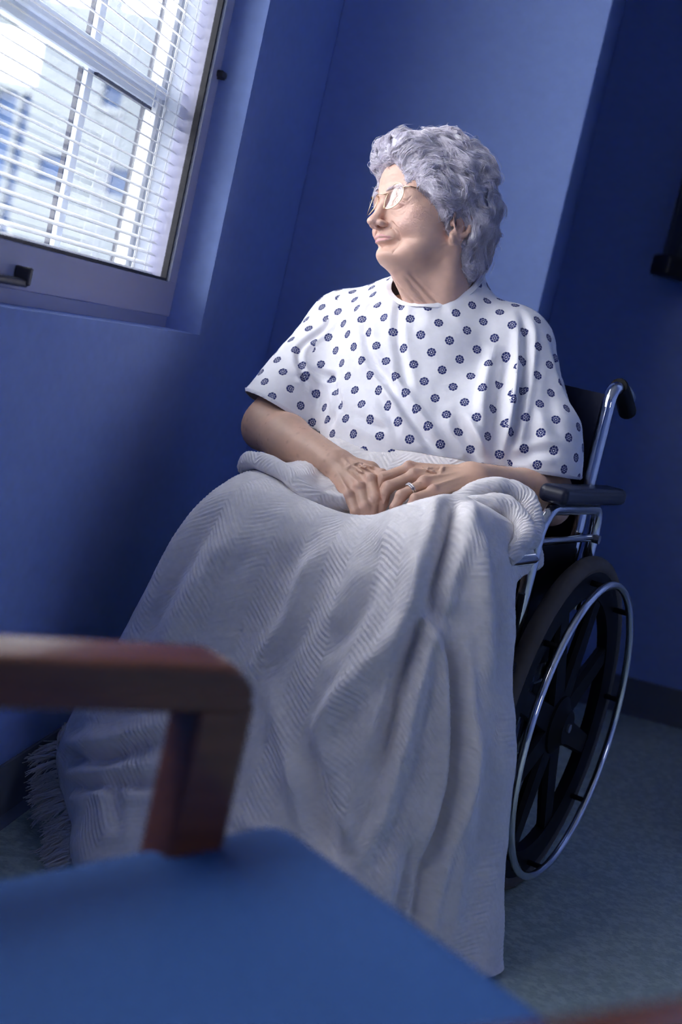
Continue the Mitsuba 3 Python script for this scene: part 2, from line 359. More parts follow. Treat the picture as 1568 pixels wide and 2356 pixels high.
def mag_wheel(s, L):
    ms = [place(lathe([(.232, -.010), (.262, -.013), (.280, -.013), (.286, -.010), (.286, .010), (.280, .013), (.262, .013), (.232, .010), (.232, -.010)], 72), TX, (0, L, .305)),
          place(lathe([(.0001, -.030), (.030, -.030), (.036, -.022), (.052, -.014), (.056, 0), (.052, .014), (.036, .022), (.030, .030), (.0001, .030)], 32), TX, (0, L, .305))]
    for k in range(8):
        a = k * pi / 4 + radians(18)
        P = np.array([[.035, -.023, -.010], [.035, .023, -.010], [.035, -.023, .010], [.035, .023, .010], [.240, -.017, -.008], [.240, .017, -.008], [.240, -.017, .008], [.240, .017, .008],
                      [.240, -.021, 0], [.240, .021, 0], [.035, -.027, 0], [.035, .027, 0]])
        m = trimesh.Trimesh(P).convex_hull; m.apply_transform(trimesh.transformations.rotation_matrix(a, [0, 0, 1]))
        ms.append(place(m, TX, (0, L, .305)))
    return cat(*ms)
for s in (1, -1):
    w = num(WC + '__rear_wheel'); L = s * .268
    cadd(w, mag_wheel(s, L), 'm_black', 40, label='black spoked wheel with chrome hand rim')
    cadd(w + '__tyre', ring_tube(.2885, .0165, L), 'm_tyre', True, label='grey brown tyre')
    cadd(w + '__hand_rim', ring_tube(.2640, .0068, s * .31, n=120), 'm_chrome', True, label='chrome hand rim')
    for k in range(8):
        a = k * pi / 4 + radians(40.5)
        cadd(num(w + '__bracket'), tube([[.2625 * cos(a), s * .278, .305 + .2625 * sin(a)], [.2625 * cos(a), s * .308, .305 + .2625 * sin(a)]], .005, 8), 'm_black', True)
    c = trimesh.creation.cylinder(.008, .006, sections=20)
    cadd(w + '__hub_cap', place(c, TX, (0, L + s * .031, .305)), 'm_steel', 30)
    # back post with its push handle
    P = fillet([(-.04, s * .215, .33), (-.04, s * .215, .905), (-.125, s * .215, .900), (-.16, s * .215, .890)], .045, 9)
    cadd(num(WC + '__back_post'), tube(P, .0118, 16), 'm_chrome', True)
    G = np.array([(-.075, s * .215, .9055), (-.082, s * .215, .904), (-.09, s * .215, .902), (-.125, s * .215, .888), (-.165, s * .215, .866), (-.172, s * .215, .862)])
    cadd(num(WC + '__push_handle'), tube(smooth_path(G, 4), np.interp(np.linspace(0, 1, 21), [0, .05, .12, .8, .95, 1], [.015, .0165, .0155, .0165, .0165, .013]), 16), 'm_black', 40, label='black rubber push handle')
    # arm: pad on a tube that runs down in front and behind
    pd = place(rbox((.345, .052, .030), .012, 2), None, (.035 if s > 0 else -.02, s * .237, .712))
    v = pd.vertices; v[:, 2] += -.10 * np.clip(v[:, 0] - .14, 0, 1) ** 1.5 * 0 ; pd.vertices = v
    cadd(num(WC + '__arm_pad'), pd, 'm_navy', 40, label='dark padded armrest')
    A = fillet([(-.078, s * .236, .50), (-.070, s * .236, .688), (.195, s * .236, .688), (.228, s * .236, .655), (.222, s * .236, .46)], .045, 9)
    cadd(num(WC + '__arm_tube'), tube(A, .0112, 14), 'm_chrome', True)
    cadd(num(WC + '__arm_crossbar'), tube([(-.072, s * .236, .633), (.224, s * .236, .633)], .0065, 10), 'm_chrome', True)
    cadd(num(WC + '__arm_step'), tube(fillet([(.224, s * .236, .606), (.365, s * .236, .606), (.39, s * .236, .49)], .03, 8), .0112, 14), 'm_chrome', True)
    cadd(num(WC + '__skirt_guard'), box(-.06, .21, s * .222 - .0015, s * .222 + .0015, .40, .622, .001), 'm_black', label='dark side panel under the armrest')
    cadd(num(WC + '__arm_bolt'), place(trimesh.creation.cylinder(.008, .012, sections=16), TX, (-.066, s * .246, .633)), 'm_steel', 30)
    # side frame
    cadd(num(WC + '__seat_rail'), tube(fillet([(-.04, s * .205, .478), (.40, s * .205, .478), (.445, s * .205, .44), (.47, s * .205, .30)], .05, 8), .0112, 14), 'm_chrome', True)
    cadd(num(WC + '__lower_rail'), tube([(-.04, s * .215, .335), (.0, s * .215, .25), (.38, s * .215, .25)], .0112, 14), 'm_chrome', True)
    cadd(num(WC + '__front_post'), tube([(.36, s * .215, .478), (.37, s * .215, .17)], .0112, 14), 'm_chrome', True)
    cadd(num(WC + '__axle_plate'), box(-.055, .03, s * .221, s * .229, .24, .37, .002), 'm_steel')
    cadd(num(WC + '__brake'), cat(tube([(.30, s * .236, .43), (.30, s * .262, .45), (.315, s * .262, .56)], .006, 8), place(rbox((.02, .05, .02), .004), None, (.302, s * .25, .44))), 'm_black', 40)
    # front caster: fork and small wheel
    ct = num(WC + '__caster_wheel')
    cadd(ct, place(lathe([(.03, -.012), (.085, -.013), (.097, -.009), (.1, 0), (.097, .009), (.085, .013), (.03, .012), (.03, -.012)], 36), TX, (.34, s * .215, .1)), 'm_black', 40)
    cadd(ct + '__fork', cat(tube([(.37, s * .215, .18), (.37, s * .215, .21)], .014, 12), *[tube([(.37, s * .215 + q, .19), (.36, s * .215 + q, .15), (.34, s * .215 + q, .1)], .007, 8) for q in (-.021, .021)], tube([(.37, s * .215 - .024, .19), (.37, s * .215 + .024, .19)], .008, 8)), 'm_steel', True)
    # leg rest hanger and foot plate
    cadd(num(WC + '__leg_rest'), tube(fillet([(.40, s * .19, .46), (.47, s * .19, .44), (.57, s * .17, .11)], .04, 8), .0105, 12), 'm_chrome', True)
    cadd(num(WC + '__foot_plate'), place(rbox((.16, .15, .014), .005), rot('y', 14), (.565, s * .095, .078)), 'm_black', 40, label='black foot plate')
def sheet(P, t):
    """A sling: rows of points, given a thickness."""
    P = np.asarray(P, float); nu, nv = P.shape[:2]; n = nu * nv
    e = np.gradient(P, axis=0), np.gradient(P, axis=1); nr = np.cross(*e); nr /= np.linalg.norm(nr, axis=-1, keepdims=True)
    v = np.vstack([(P + nr * t / 2).reshape(-1, 3), (P - nr * t / 2).reshape(-1, 3)]); f = grid_faces(nu, nv)
    b = list(range(nv)) + [i * nv + nv - 1 for i in range(1, nu)] + [(nu - 1) * nv + j for j in range(nv - 2, -1, -1)] + [i * nv for i in range(nu - 2, 0, -1)]
    b = np.array(b); c = np.roll(b, -1)
    s = np.vstack([np.stack([b, c, c + n], 1), np.stack([b, c + n, b + n], 1)])
    m = trimesh.Trimesh(v, np.vstack([f, f[:, ::-1] + n, s]), process=False); m.fix_normals(); return m
u, v = np.meshgrid(np.linspace(-1, 1, 15), np.linspace(0, 1, 10), indexing='ij')
cadd(WC + '__back_sling', sheet(np.stack([-.038 - .035 * (1 - u ** 2), u * .215, .44 + v * .447], -1), .006), 'm_navy', 40, label='dark navy back sling')
cadd(WC + '__seat_sling', sheet(np.stack([-.03 + v * .42, u * .205, .482 - .02 * (1 - u ** 2)], -1), .006), 'm_navy', 40)
cadd(WC + '__cross_brace', cat(tube([(.17, -.20, .25), (.17, .20, .47)], .010, 10), tube([(.195, .20, .25), (.195, -.20, .47)], .010, 10)), 'm_steel', True)
cadd(WC + '__axle', tube([(0, -.25, .305), (0, .25, .305)], .008, 10), 'm_steel', True)
# ---------------------------------------------------------------- the seated woman (in the wheelchair's axes F, L, Z)
def blocks_mesh(fn, lo, hi, h, B=8, lip=1.6):
    """surface_nets on the blocks of the grid that the surface passes; fn as there, close to a distance."""
    lo, hi = np.array(lo, float), np.array(hi, float)
    n = (np.ceil((hi - lo) / h / B).astype(int)) * B + 1
    nb = (n - 1) // B
    cen = lo + h * B * (np.stack(np.meshgrid(*[np.arange(k) for k in nb], indexing='ij'), -1).reshape(-1, 3) + .5)
    d = fn(cen.astype(np.float32))
    D = np.repeat(np.repeat(np.repeat(np.sign(d).reshape(nb) * h, B, 0), B, 1), B, 2).astype(np.float32)
    D = np.pad(D, ((0, 1), (0, 1), (0, 1)), mode='edge')
    near = np.argwhere((np.abs(d) < lip * h * B * .87).reshape(nb))
    off = np.stack(np.meshgrid(*[np.arange(B + 1)] * 3, indexing='ij'), -1).reshape(-1, 3)
    for s in range(0, len(near), 1500):
        g = (near[s:s + 1500, None] * B + off[None]).reshape(-1, 3)
        D[tuple(g.T)] = fn((lo + h * g).astype(np.float32))
    return surface_nets(lambda p: D[tuple(np.rint((p - lo) / h).astype(int).clip(0, np.array(D.shape) - 1).T)], lo, lo + h * (n - 1), h)

# the head: its own axes X out of the face, Y to her left, Z up, origin between the ears
HR = rot('z', -32.) @ rot('y', 1.) @ rot('x', 12.)
HT = np.array([.099, -.132, 1.106])
def h2c(P): return np.asarray(P, float) @ HR.T + HT
def head_sdf(p):
    """p in head axes."""
    s = np.where(p[:, 1] >= 0, 1, -1).astype(np.float32)
    q = p * np.array([1, 0, 1], np.float32); q[:, 1] = np.abs(p[:, 1])
    qe = q.copy()
    q[:, 2] = np.where(q[:, 2] < -.012, -.012 + (q[:, 2] + .012) * 1.38, q[:, 2])
    E = lambda c, r, R=None: s_ell(q, c, r, R)
    K = lambda a, b, ra, rb: s_cap(q, a, b, ra, rb)
    d = E((-.008, 0, .045), (.094, .074, .084))
    d = smin(d, E((.030, 0, -.010), (.070, .060, .088)), .02)
    d = smin(d, E((.062, 0, .060), (.041, .052, .046)), .02)                 # forehead
    d = smin(d, K((.010, .050, -.058), (.070, .020, -.092), .017, .016), .022)  # jaw
    d = smin(d, E((.083, 0, -.092), (.0185, .022, .0165)), .014)             # chin
    d = smin(d, E((.055, .037, -.078), (.026, .022, .026)), .016)            # jowl
    d = smin(d, E((.040, 0, -.102), (.044, .036, .019)), .02)                # under the chin
    d = smin(d, E((.068, .036, -.024), (.025, .026, .028)), .014)            # cheek
    d = smin(d, E((.064, .052, .000), (.018, .013, .012)), .014)             # cheek bone
    d = smin(d, E((.040, .055, -.035), (.028, .016, .036)), .02)
    d = smin(d, K((.096, .010, .034), (.082, .044, .037), .0085, .006), .016)  # brow
    d = smax(d, -E((.1020, .029, .019), (.0110, .0150, .0095)), .012)        # eye socket
    d = smin(d, E((.0805, .031, .018), (.0150, .0165, .0125)), .004)         # lids
    d = smin(d, E((.045, .044, .032), (.034, .0215, .040)), .025)
    d = smin(d, E((.0735, .047, .029), (.011, .010, .014)), .016)
    d = smin(d, K((.089, .018, .006), (.078, .046, .008), .0065, .005), .005)  # bag under the eye
    d = smin(d, E((.085, 0, -.050), (.0215, .027, .020)), .012)              # round the mouth
    # nose
    d = smin(d, K((.096, 0, .030), (.115, 0, -.012), .0068, .0085), .010)
    d = smin(d, E((.1195, 0, -.0205), (.0115, .0105, .0110)), .008)
    d = smin(d, E((.1085, .0125, -.0245), (.0105, .0065, .0085)), .005)
    d = smin(d, K((.112, 0, -.034), (.104, 0, -.036), .0038, .004), .004)
    d = smax(d, -E((.1125, .0070, -.0335), (.0062, .0030, .0042)), .002)
    d = smax(d, -K((.0985, .0215, -.024), (.0925, .0185, -.036), .0014, .0012), .004)
    # folds from nose and mouth
    d = smax(d, -K((.0975, .0225, -.024), (.0865, .0345, -.056), .0013, .0016), .006)
    d = smax(d, -K((.1035, 0, -.0785), (.0965, .016, -.079), .0020, .001), .010)
    d = smax(d, -K((.109, 0, -.042), (.1095, 0, -.050), .0012, .0012), .004)
    # lips
    for (a, b, ra, rb) in (((.1040, .004, -.0520), (.0998, .015, -.0540), .0032, .0028), ((.0998, .015, -.0540), (.0915, .0245, -.0578), .0028, .0012)): d = smin(d, K(a, b, ra, rb), .004)
    for (a, b, ra, rb) in (((.1020, 0, -.0625), (.0980, .014, -.0615), .0042, .0034), ((.0980, .014, -.0615), (.0910, .0240, -.0590), .0034, .0012)): d = smin(d, K(a, b, ra, rb), .004)
    d = smax(d, -K((.1085, 0, -.0573), (.1018, .015, -.0574), .0011, .0011), .0022)
    d = smax(d, -K((.1018, .015, -.0574), (.0905, .0275, -.0592), .0011, .0012), .0022)
    # lid crease, crow's feet
    d = smax(d, -K((.0935, .024, .0255), (.0845, .044, .0225), .0012, .0010), .0035)
    d = smax(d, -K((.0925, .020, .0015), (.0790, .045, .0020), .0007, .0007), .003)
    d = smax(d, -K((.0955, .021, .0150), (.0830, .0450, .0138), .0010, .0009), .0022)   # the slit of the eye
    # ear, tilted back
    Re = rot('y', 14) @ rot('z', 24)
    G = lambda c, r, R=None: s_ell(qe, c, r, R)
    V = lambda a, b, ra, rb: s_cap(qe, a, b, ra, rb)
    e = G((-.006, .0765, -.006), (.0195, .0050, .0310), Re)
    e = smin(e, G((.0030, .0760, -.0330), (.0105, .0058, .0125), Re), .006)
    a = np.linspace(-2.2, 2.0, 10)
    rim = np.stack([-.0085 - .0170 * np.cos(a * .95 - .15), .0805 + .10 * .017 * np.cos(a), -.002 + .0275 * np.sin(a)], 1) @ rot('y', -12)
    for i in range(9): e = smin(e, V(rim[i], rim[i + 1], .0036, .0036), .003)
    e = smax(e, -G((-.0005, .0845, -.0060), (.0095, .0080, .0150), Re), .005)
    e = smin(e, G((.0090, .0765, -.0085), (.0045, .0045, .0070)), .003)      # tragus
    d = smin(d, e, .005)
    return d
NECK0, NECK1 = None, np.array([.040, -.080, .915])
def neck_sdf(p):
    d = s_cap(p, h2c([-.012, 0, -.045]), NECK1, .056, .066)
    c0, c1 = h2c([.058, .0, -.086]), np.array([.096, -.098, .955])
    d = smin(d, s_cap(p, c0, c1, .018, .030), .03)                          # throat
    for y, r in ((.012, .0045), (-.012, .0045)):
        d = smin(d, s_cap(p, h2c([.058 - .3 * abs(y), y, -.098]), c1 + np.array([.010 - .25 * abs(y), y * 1.1, -.01]), r, r * .8), .010)
    d = smin(d, s_cap(p, h2c([-.01, .058, -.05]), np.array([.100, -.070, .950]), .008, .008), .03)   # the long neck muscle
    return d
def headneck(p):
    q = (p - HT.astype(np.float32)) @ HR.astype(np.float32)
    return smin(head_sdf(q), neck_sdf(p), .018)
hd = blocks_mesh(headneck, (-.05, -.29, .90), (.27, .02, 1.26), .0016)
# arms and hands: joints in the wheelchair's axes
J = {k: np.array(v, float) for k, v in dict(
    shR=(.035, -.310, .905), elR=(.182, -.322, .694), wrR=(.300, -.112, .679), shL=(.015, .040, .940), elL=(.055, .180, .688), wrL=(.268, .121, .713),
    RmI=(.312, -.018, .680), RmM=(.332, -.026, .670), RmR=(.348, -.035, .655), RmP=(.362, -.043, .639), RpI=(.332, .006, .662), RpM=(.352, -.001, .644), RpR=(.366, -.008, .629), RpP=(.376, -.018, .618),
    RtI=(.345, .012, .640), RtM=(.362, .004, .618), RtR=(.372, -.003, .603), RtP=(.380, -.014, .598), RdI=(.348, .010, .620), RdM=(.364, .002, .600), RdR=(.373, -.005, .588), RdP=(.380, -.016, .585),
    LmI=(.303, .024, .703), LmM=(.321, .042, .695), LmR=(.335, .068, .689), LmP=(.345, .091, .681), LpI=(.325, -.007, .678), LpM=(.350, .018, .669), LpR=(.366, .049, .662), LpP=(.370, .075, .664),
    LtI=(.336, -.012, .655), LtM=(.360, .013, .646), LtR=(.374, .044, .638), LtP=(.376, .070, .644), LdI=(.334, -.008, .637), LdM=(.357, .013, .627), LdR=(.371, .043, .620), LdP=(.374, .068, .628)).items()}
def hand_sdf(p, s):
    g = lambda n: J[s + n]
    wr = J['wr' + s]; mI, mM, mR, mP = g('mI'), g('mM'), g('mR'), g('mP')
    n = np.cross(mP - wr, mI - wr); n /= np.linalg.norm(n); n = n if n[2] > 0 else -n           # out of the back of the hand
    d = None
    for m, r in ((mI, .0105), (mM, .0108), (mR, .0104), (mP, .0098)):
        a = wr + (m - wr) * .12 + (m - mM) * .12
        c = s_cap(p, a - n * .003, m - n * .0035, .0150, r)
        d = c if d is None else smin(d, c, .012)
    d = smin(d, s_cap(p, wr * .55 + mP * .45 - n * .012, wr * .3 + mI * .7 - n * .012, .010, .010), .016)   # the palm
    # thumb: leaves the palm's side near its base
    side = (mI - mP) / np.linalg.norm(mI - mP); fw = (mM - wr) / np.linalg.norm(mM - wr)
    t0, t1 = wr + fw * .018 + side * .016 - n * .006, wr + fw * .046 + side * .036 - n * .018
    t2 = t1 + fw * .030 + side * .004 - n * .014; t3 = t2 + fw * .024 - side * .004 - n * .010
    for a, b, ra, rb in ((t0, t1, .0135, .0115), (t1, t2, .0105, .0095), (t2, t3, .0095, .0078)): d = smin(d, s_cap(p, a, b, ra, rb), .008)
    for k, r in (('I', .0092), ('M', .0094), ('R', .0090), ('P', .0080)):
        m, q, t, e = g('m' + k), g('p' + k), g('t' + k), g('d' + k)
        f = s_cap(p, m - n * .002, q, r * 1.02, r * .98)
        f = smin(f, np.linalg.norm(p - (q + (q - m - (t - q)) * .02), axis=1) - r * 1.06, .003)
        f = smin(f, s_cap(p, q, t, r * .93, r * .86), .003)
        f = smin(f, s_cap(p, t, e, r * .86, r * .74), .003)
        d = smin(d, f, .0055)
        d = smin(d, np.linalg.norm(p - (m + n * .0042 + (m - wr) * .02), axis=1) - r * .74, .006)       # knuckle
    # cords and veins on the back of the hand
    rng = np.random.default_rng(5 if s == 'L' else 9)
    for m in (mI, mM, mR, mP):
        a, b = wr + (m - wr) * .3 + (m - mM) * .1 + n * .0090, m + n * .0075
        d = smin(d, s_cap(p, a, b, .0022, .0028), .0040)
    lat = np.cross(n, fw)
    for i, (v0, u0, v1, u1) in enumerate(((.1, -.010, .75, -.020), (.2, .003, .85, -.006), (.05, .010, .80, .010), (.3, .016, .9, .022), (.45, -.016, .6, .014))):
        k = np.linspace(0, 1, 9); L = np.linalg.norm(mM - wr)
        uu = u0 + (u1 - u0) * k + .0028 * np.sin(k * 7 + i * 2) + rng.normal(0, .0010, 9)
        cen = wr + fw * ((v0 + (v1 - v0) * k) * L)[:, None] + lat * uu[:, None]
        # stay on the back: height from a parabola across the hand
        hgt = .0121 - 14. * uu ** 2 + .001 * np.sin(k * 5 + i)
        P = cen + n * hgt[:, None]
        for j in range(8): d = smin(d, s_cap(p, P[j], P[j + 1], .0021, .0021), .0026)
    return d
def arm_sdf(p, s):
    sh, el, wr = J['sh' + s], J['el' + s], J['wr' + s]
    mM, mI, mP = J[s + 'mM'], J[s + 'mI'], J[s + 'mP']
    n = np.cross(mP - wr, mI - wr); n /= np.linalg.norm(n); n = n if n[2] > 0 else -n
    lat = (mI - mP) / np.linalg.norm(mI - mP)
    ax = (wr - el) / np.linalg.norm(wr - el)
    d = s_cap(p, sh, el - (el - sh) * .06, .042, .043)
    k = el + (wr - el) * .30
    d = smin(d, s_cap(p, el, k, .0375, .0405), .03)
    d = smin(d, s_cap(p, k, wr, .0385, .0200), .02)
    d = smin(d, s_cap(p, k + lat * .004, wr + lat * .010, .030, .0150), .015)
    d = smin(d, s_cap(p, k - lat * .004, wr - lat * .010, .030, .0150), .015)
    d = smin(d, np.linalg.norm(p - (el - ax * .022 + np.array([0, 0, -.012])), axis=1) - .022, .03)   # point of the elbow
    d = smin(d, np.linalg.norm(p - (wr - ax * .008 - lat * .016 + n * .008), axis=1) - .0105, .012)     # wrist bone
    return d
def armhand(s):
    def f(p):
        d = arm_sdf(p, s)
        wr = J['wr' + s]; k = np.linalg.norm(p - wr, axis=1) < .155
        if k.any(): d[k] = smin(d[k], hand_sdf(p[k], s), .014)
        return d
    return f
aR = blocks_mesh(armhand('R'), (-.03, -.42, .55), (.41, .06, .99), .0017)
aL = blocks_mesh(armhand('L'), (-.06, -.06, .56), (.41, .30, 1.03), .0017)
def trunk(p):
    d = s_ell(p, (.055, -.125, .80), (.115, .165, .19))
    d = smin(d, s_ell(p, (.10, -.06, .62), (.135, .17, .13)), .06)
    d = smin(d, s_cap(p, (.03, -.26, .895), (.02, .02, .925), .046, .046), .05)
    d = smin(d, s_cap(p, (.03, -.10, .90), NECK1 + np.array([0, 0, .03]), .07, .062), .04)
    for s in (-1, 1):
        kn, an = np.array([.435, -.035 + s * .125, .530]), np.array([.505, -.05 + s * .13, .155])
        d = smin(d, s_cap(p, (.08, -.03 + s * .09, .555), kn, .078, .058), .03)
        d = smin(d, s_cap(p, kn, an, .055, .036), .02)
        d = smin(d, s_cap(p, an + np.array([-.02, 0, -.04]), an + np.array([.085, s * .015, -.055]), .034, .026), .02)
    return d
tk = blocks_mesh(trunk, (-.12, -.36, .05), (.75, .24, 1.03), .006)
skin_parts = [hd, aR, aL, tk]
# ---------------------------------------------------------------- the gown
def gown_sdf(p):
    d = s_ell(p, (.050, -.120, .83), (.128, .175, .19))
    d = smin(d, s_ell(p, (.095, -.075, .70), (.140, .178, .15)), .06)
    d = smin(d, s_cap(p, (.022, -.275, .905), (.015, -.190, .945), .062, .066), .05)
    d = smin(d, s_cap(p, (.015, -.045, .955), (.015, .040, .930), .058, .060), .05)
    d = smin(d, s_cap(p, (.036, -.101, .915), (.040, -.116, 1.055), .100, .067), .03)
    d = smin(d, s_cap(p, J['shR'] + [0, .010, 0], J['shR'] * .02 + J['elR'] * .98 + np.array([-.004, -.004, .004]), .056, .070), .045)
    e = s_cap(p, J['shL'], (.050, .135, .800), .060, .062)
    e = smin(e, s_ell(p, (.055, .163, .710), (.080, .064, .135)), .03)
    d = smin(d, e, .04)
    d = smin(d, s_ell(p, (.085, .055, .76), (.085, .080, .12)), .05)
    return d
HEM_R = (J['shR'] * .16 + J['elR'] * .84, np.array([.30, -.20, -.93]) / np.linalg.norm([.30, -.20, -.93]))
HEM_L = (np.array([.07, .175, .733]), np.array([.02, .06, -1.]) / 1.002)
_c = np.array([(.135, -.099, .969), (.045, -.200, 1.034), (.03, -.050, 1.050)])
_n = np.cross(_c[1] - _c[0], _c[2] - _c[0]); _n *= np.sign(_n[2]) / np.linalg.norm(_n)
COL = (_c[0], _n)                                   # the neck opening's plane
def gown_clip(p):
    d = gown_sdf(p)
    hr = (p - HEM_R[0].astype(np.float32)) @ HEM_R[1].astype(np.float32)
    d = np.maximum(d, np.where((p[:, 1] < -.215) & (p[:, 0] > -.02), hr, -1.))
    hl = (p - HEM_L[0].astype(np.float32)) @ HEM_L[1].astype(np.float32)
    d = np.maximum(d, np.where(p[:, 1] > .10, hl, -1.))
    d = np.maximum(d, np.where(np.hypot(p[:, 0] - .05, p[:, 1] + .13) < .135, (p - COL[0].astype(np.float32)) @ COL[1].astype(np.float32), -1.))
    return np.maximum(d, .62 - p[:, 2])
GH = .0036
gw = blocks_mesh(gown_clip, (-.12, -.46, .58), (.27, .32, 1.05), GH)
def drop_caps(m):
    c = m.vertices[m.faces].mean(1).astype(np.float32); g = gown_sdf(c)
    keep = g > -GH * .55
    m.update_faces(keep); m.remove_unreferenced_vertices()
    cc = trimesh.graph.connected_components(m.face_adjacency, nodes=np.arange(len(m.faces)), min_len=2000)
    m.update_faces(np.concatenate(cc)); m.remove_unreferenced_vertices(); return m
gw = drop_caps(gw)
def laplace(m, it=4, lam=.5, pin=True):
    """Umbrella smoothing of the inside of a sheet; its rim is smoothed along itself."""
    n = len(m.vertices); e = m.edges_unique
    from scipy.sparse import coo_matrix, diags
    A = coo_matrix((np.ones(2 * len(e)), (np.r_[e[:, 0], e[:, 1]], np.r_[e[:, 1], e[:, 0]])), (n, n)).tocsr()
    b = rim_edges(m); B = coo_matrix((np.ones(2 * len(b)), (np.r_[b[:, 0], b[:, 1]], np.r_[b[:, 1], b[:, 0]])), (n, n)).tocsr()
    onb = np.zeros(n, bool); onb[b.ravel()] = True
    DA, DB = diags(1 / np.maximum(A.sum(1).A1, 1)), diags(1 / np.maximum(B.sum(1).A1, 1))
    v = m.vertices.view(np.ndarray).copy()
    for k in range(it):
        for l in (lam, -lam * 1.04):
            dl = np.where(onb[:, None], DB @ (B @ v) - v, DA @ (A @ v) - v); v = v + l * dl
    m.vertices = v; return m
def rim_edges(m):
    e = np.sort(m.edges, axis=1); u, i, c = np.unique(e, axis=0, return_index=True, return_counts=True)
    return m.edges[i[c == 1]]
gw = laplace(gw, 12)
#FOLDS
def dist_line(v, P):
    """Distance of the points v to the polyline P, and where along it from 0 to 1."""
    P = np.asarray(P, float); best = np.full(len(v), 9.); at = np.zeros(len(v)); n = len(P) - 1
    for i in range(n):
        ab = P[i + 1] - P[i]; t = np.clip(((v - P[i]) @ ab) / max(ab @ ab, 1e-12), 0, 1)
        d = np.linalg.norm(v - P[i] - t[:, None] * ab, axis=1); k = d < best
        best[k] = d[k]; at[k] = (i + t[k]) / n
    return best, at
def fold(v, P, amp, w, ridge=.5, ends=True):
    """Height change by a fold along P: a valley of width w (amp > 0 cuts in) with raised lips."""
    d, a = dist_line(v, smooth_path(P, 6))
    e = np.clip(np.minimum(a, 1 - a) * 5 + .15, 0, 1) if ends else 1.
    return e * (-amp * np.exp(-(d / w) ** 2) + amp * ridge * np.exp(-((d - 1.9 * w) / w) ** 2))
GF = {'d1': ([(.165, -.174, .891), (.181, -.138, .848), (.192, -.102, .827), (.204, -.064, .8), (.212, -.02, .768), (.209, .023, .729)], .0115, .0075),
      'd2': ([(.213, -.055, .78), (.218, -.024, .756), (.213, .01, .737)], .004, .008),
      'seamR': ([(.107, -.285, .918), (.131, -.292, .874), (.152, -.306, .845), (.168, -.291, .817), (.171, -.277, .799), (.174, -.263, .77)], .0045, .0055),
      'seamL': ([(.056, .055, .99), (.074, .08, .95), (.089, .095, .901), (.123, .115, .838), (.139, .123, .788), (.14, .128, .739)], .0120, .0075),
      'pit': ([(.089, .055, .933), (.117, .069, .878), (.148, .085, .83), (.158, .099, .782), (.154, .109, .747)], .0180, .0125),
      'dr1': ([(.179, .027, .8), (.183, .059, .765), (.175, .083, .741)], .0065, .0085),
      'dr2': ([(.173, .049, .804), (.175, .076, .767), (.164, .098, .741)], -.006, .0075),
      'col1': ([(.125, -.150, .985), (.152, -.131, .945), (.171, -.109, .892), (.185, -.075, .839), (.2, -.057, .806)], .0050, .0080),
      'col2': ([(.129, -.171, .97), (.134, -.199, .945), (.157, -.185, .906), (.168, -.168, .882)], .0050, .0090),
      'col3': ([(.120, -.085, .968), (.140, -.030, .955), (.130, .015, .962)], .0030, .0120),
      'sl1': ([(.158, -.276, .818), (.151, -.25, .808), (.165, -.21, .813)], .0055, .0065),
      'sl2': ([(.152, -.235, .812), (.179, -.199, .784), (.206, -.167, .755)], .006, .0075),
      'sl3': ([(.183, -.291, .796), (.172, -.276, .796), (.163, -.239, .758)], .005, .006),
      'sl4': ([(.120, -.330, .860), (.150, -.345, .800), (.170, -.350, .750)], .0045, .0095),
      'hemL': ([(.142, .126, .745), (.131, .157, .762), (.121, .184, .774), (.107, .202, .771)], .0060, .0085),
      'lsl': ([(.085, .125, .900), (.115, .155, .830), (.110, .180, .770)], -.0050, .0120),
      'back': ([(.026, .111, .953), (.030, .150, .890), (.040, .195, .800)], .0050, .0080),
      'bel': ([(.212, -.145, .762), (.226, -.101, .749), (.227, -.062, .747)], .004, .008),
      'bel2': ([(.204, -.108, .8), (.218, -.075, .774), (.226, -.041, .743)], .004, .008),
      'waist': ([(.19, -.20, .80), (.20, -.19, .76), (.20, -.18, .72)], .005, .009),
      'mid': ([(.180, -.02, .90), (.190, -.005, .850), (.200, .005, .800)], .0030, .0120)}

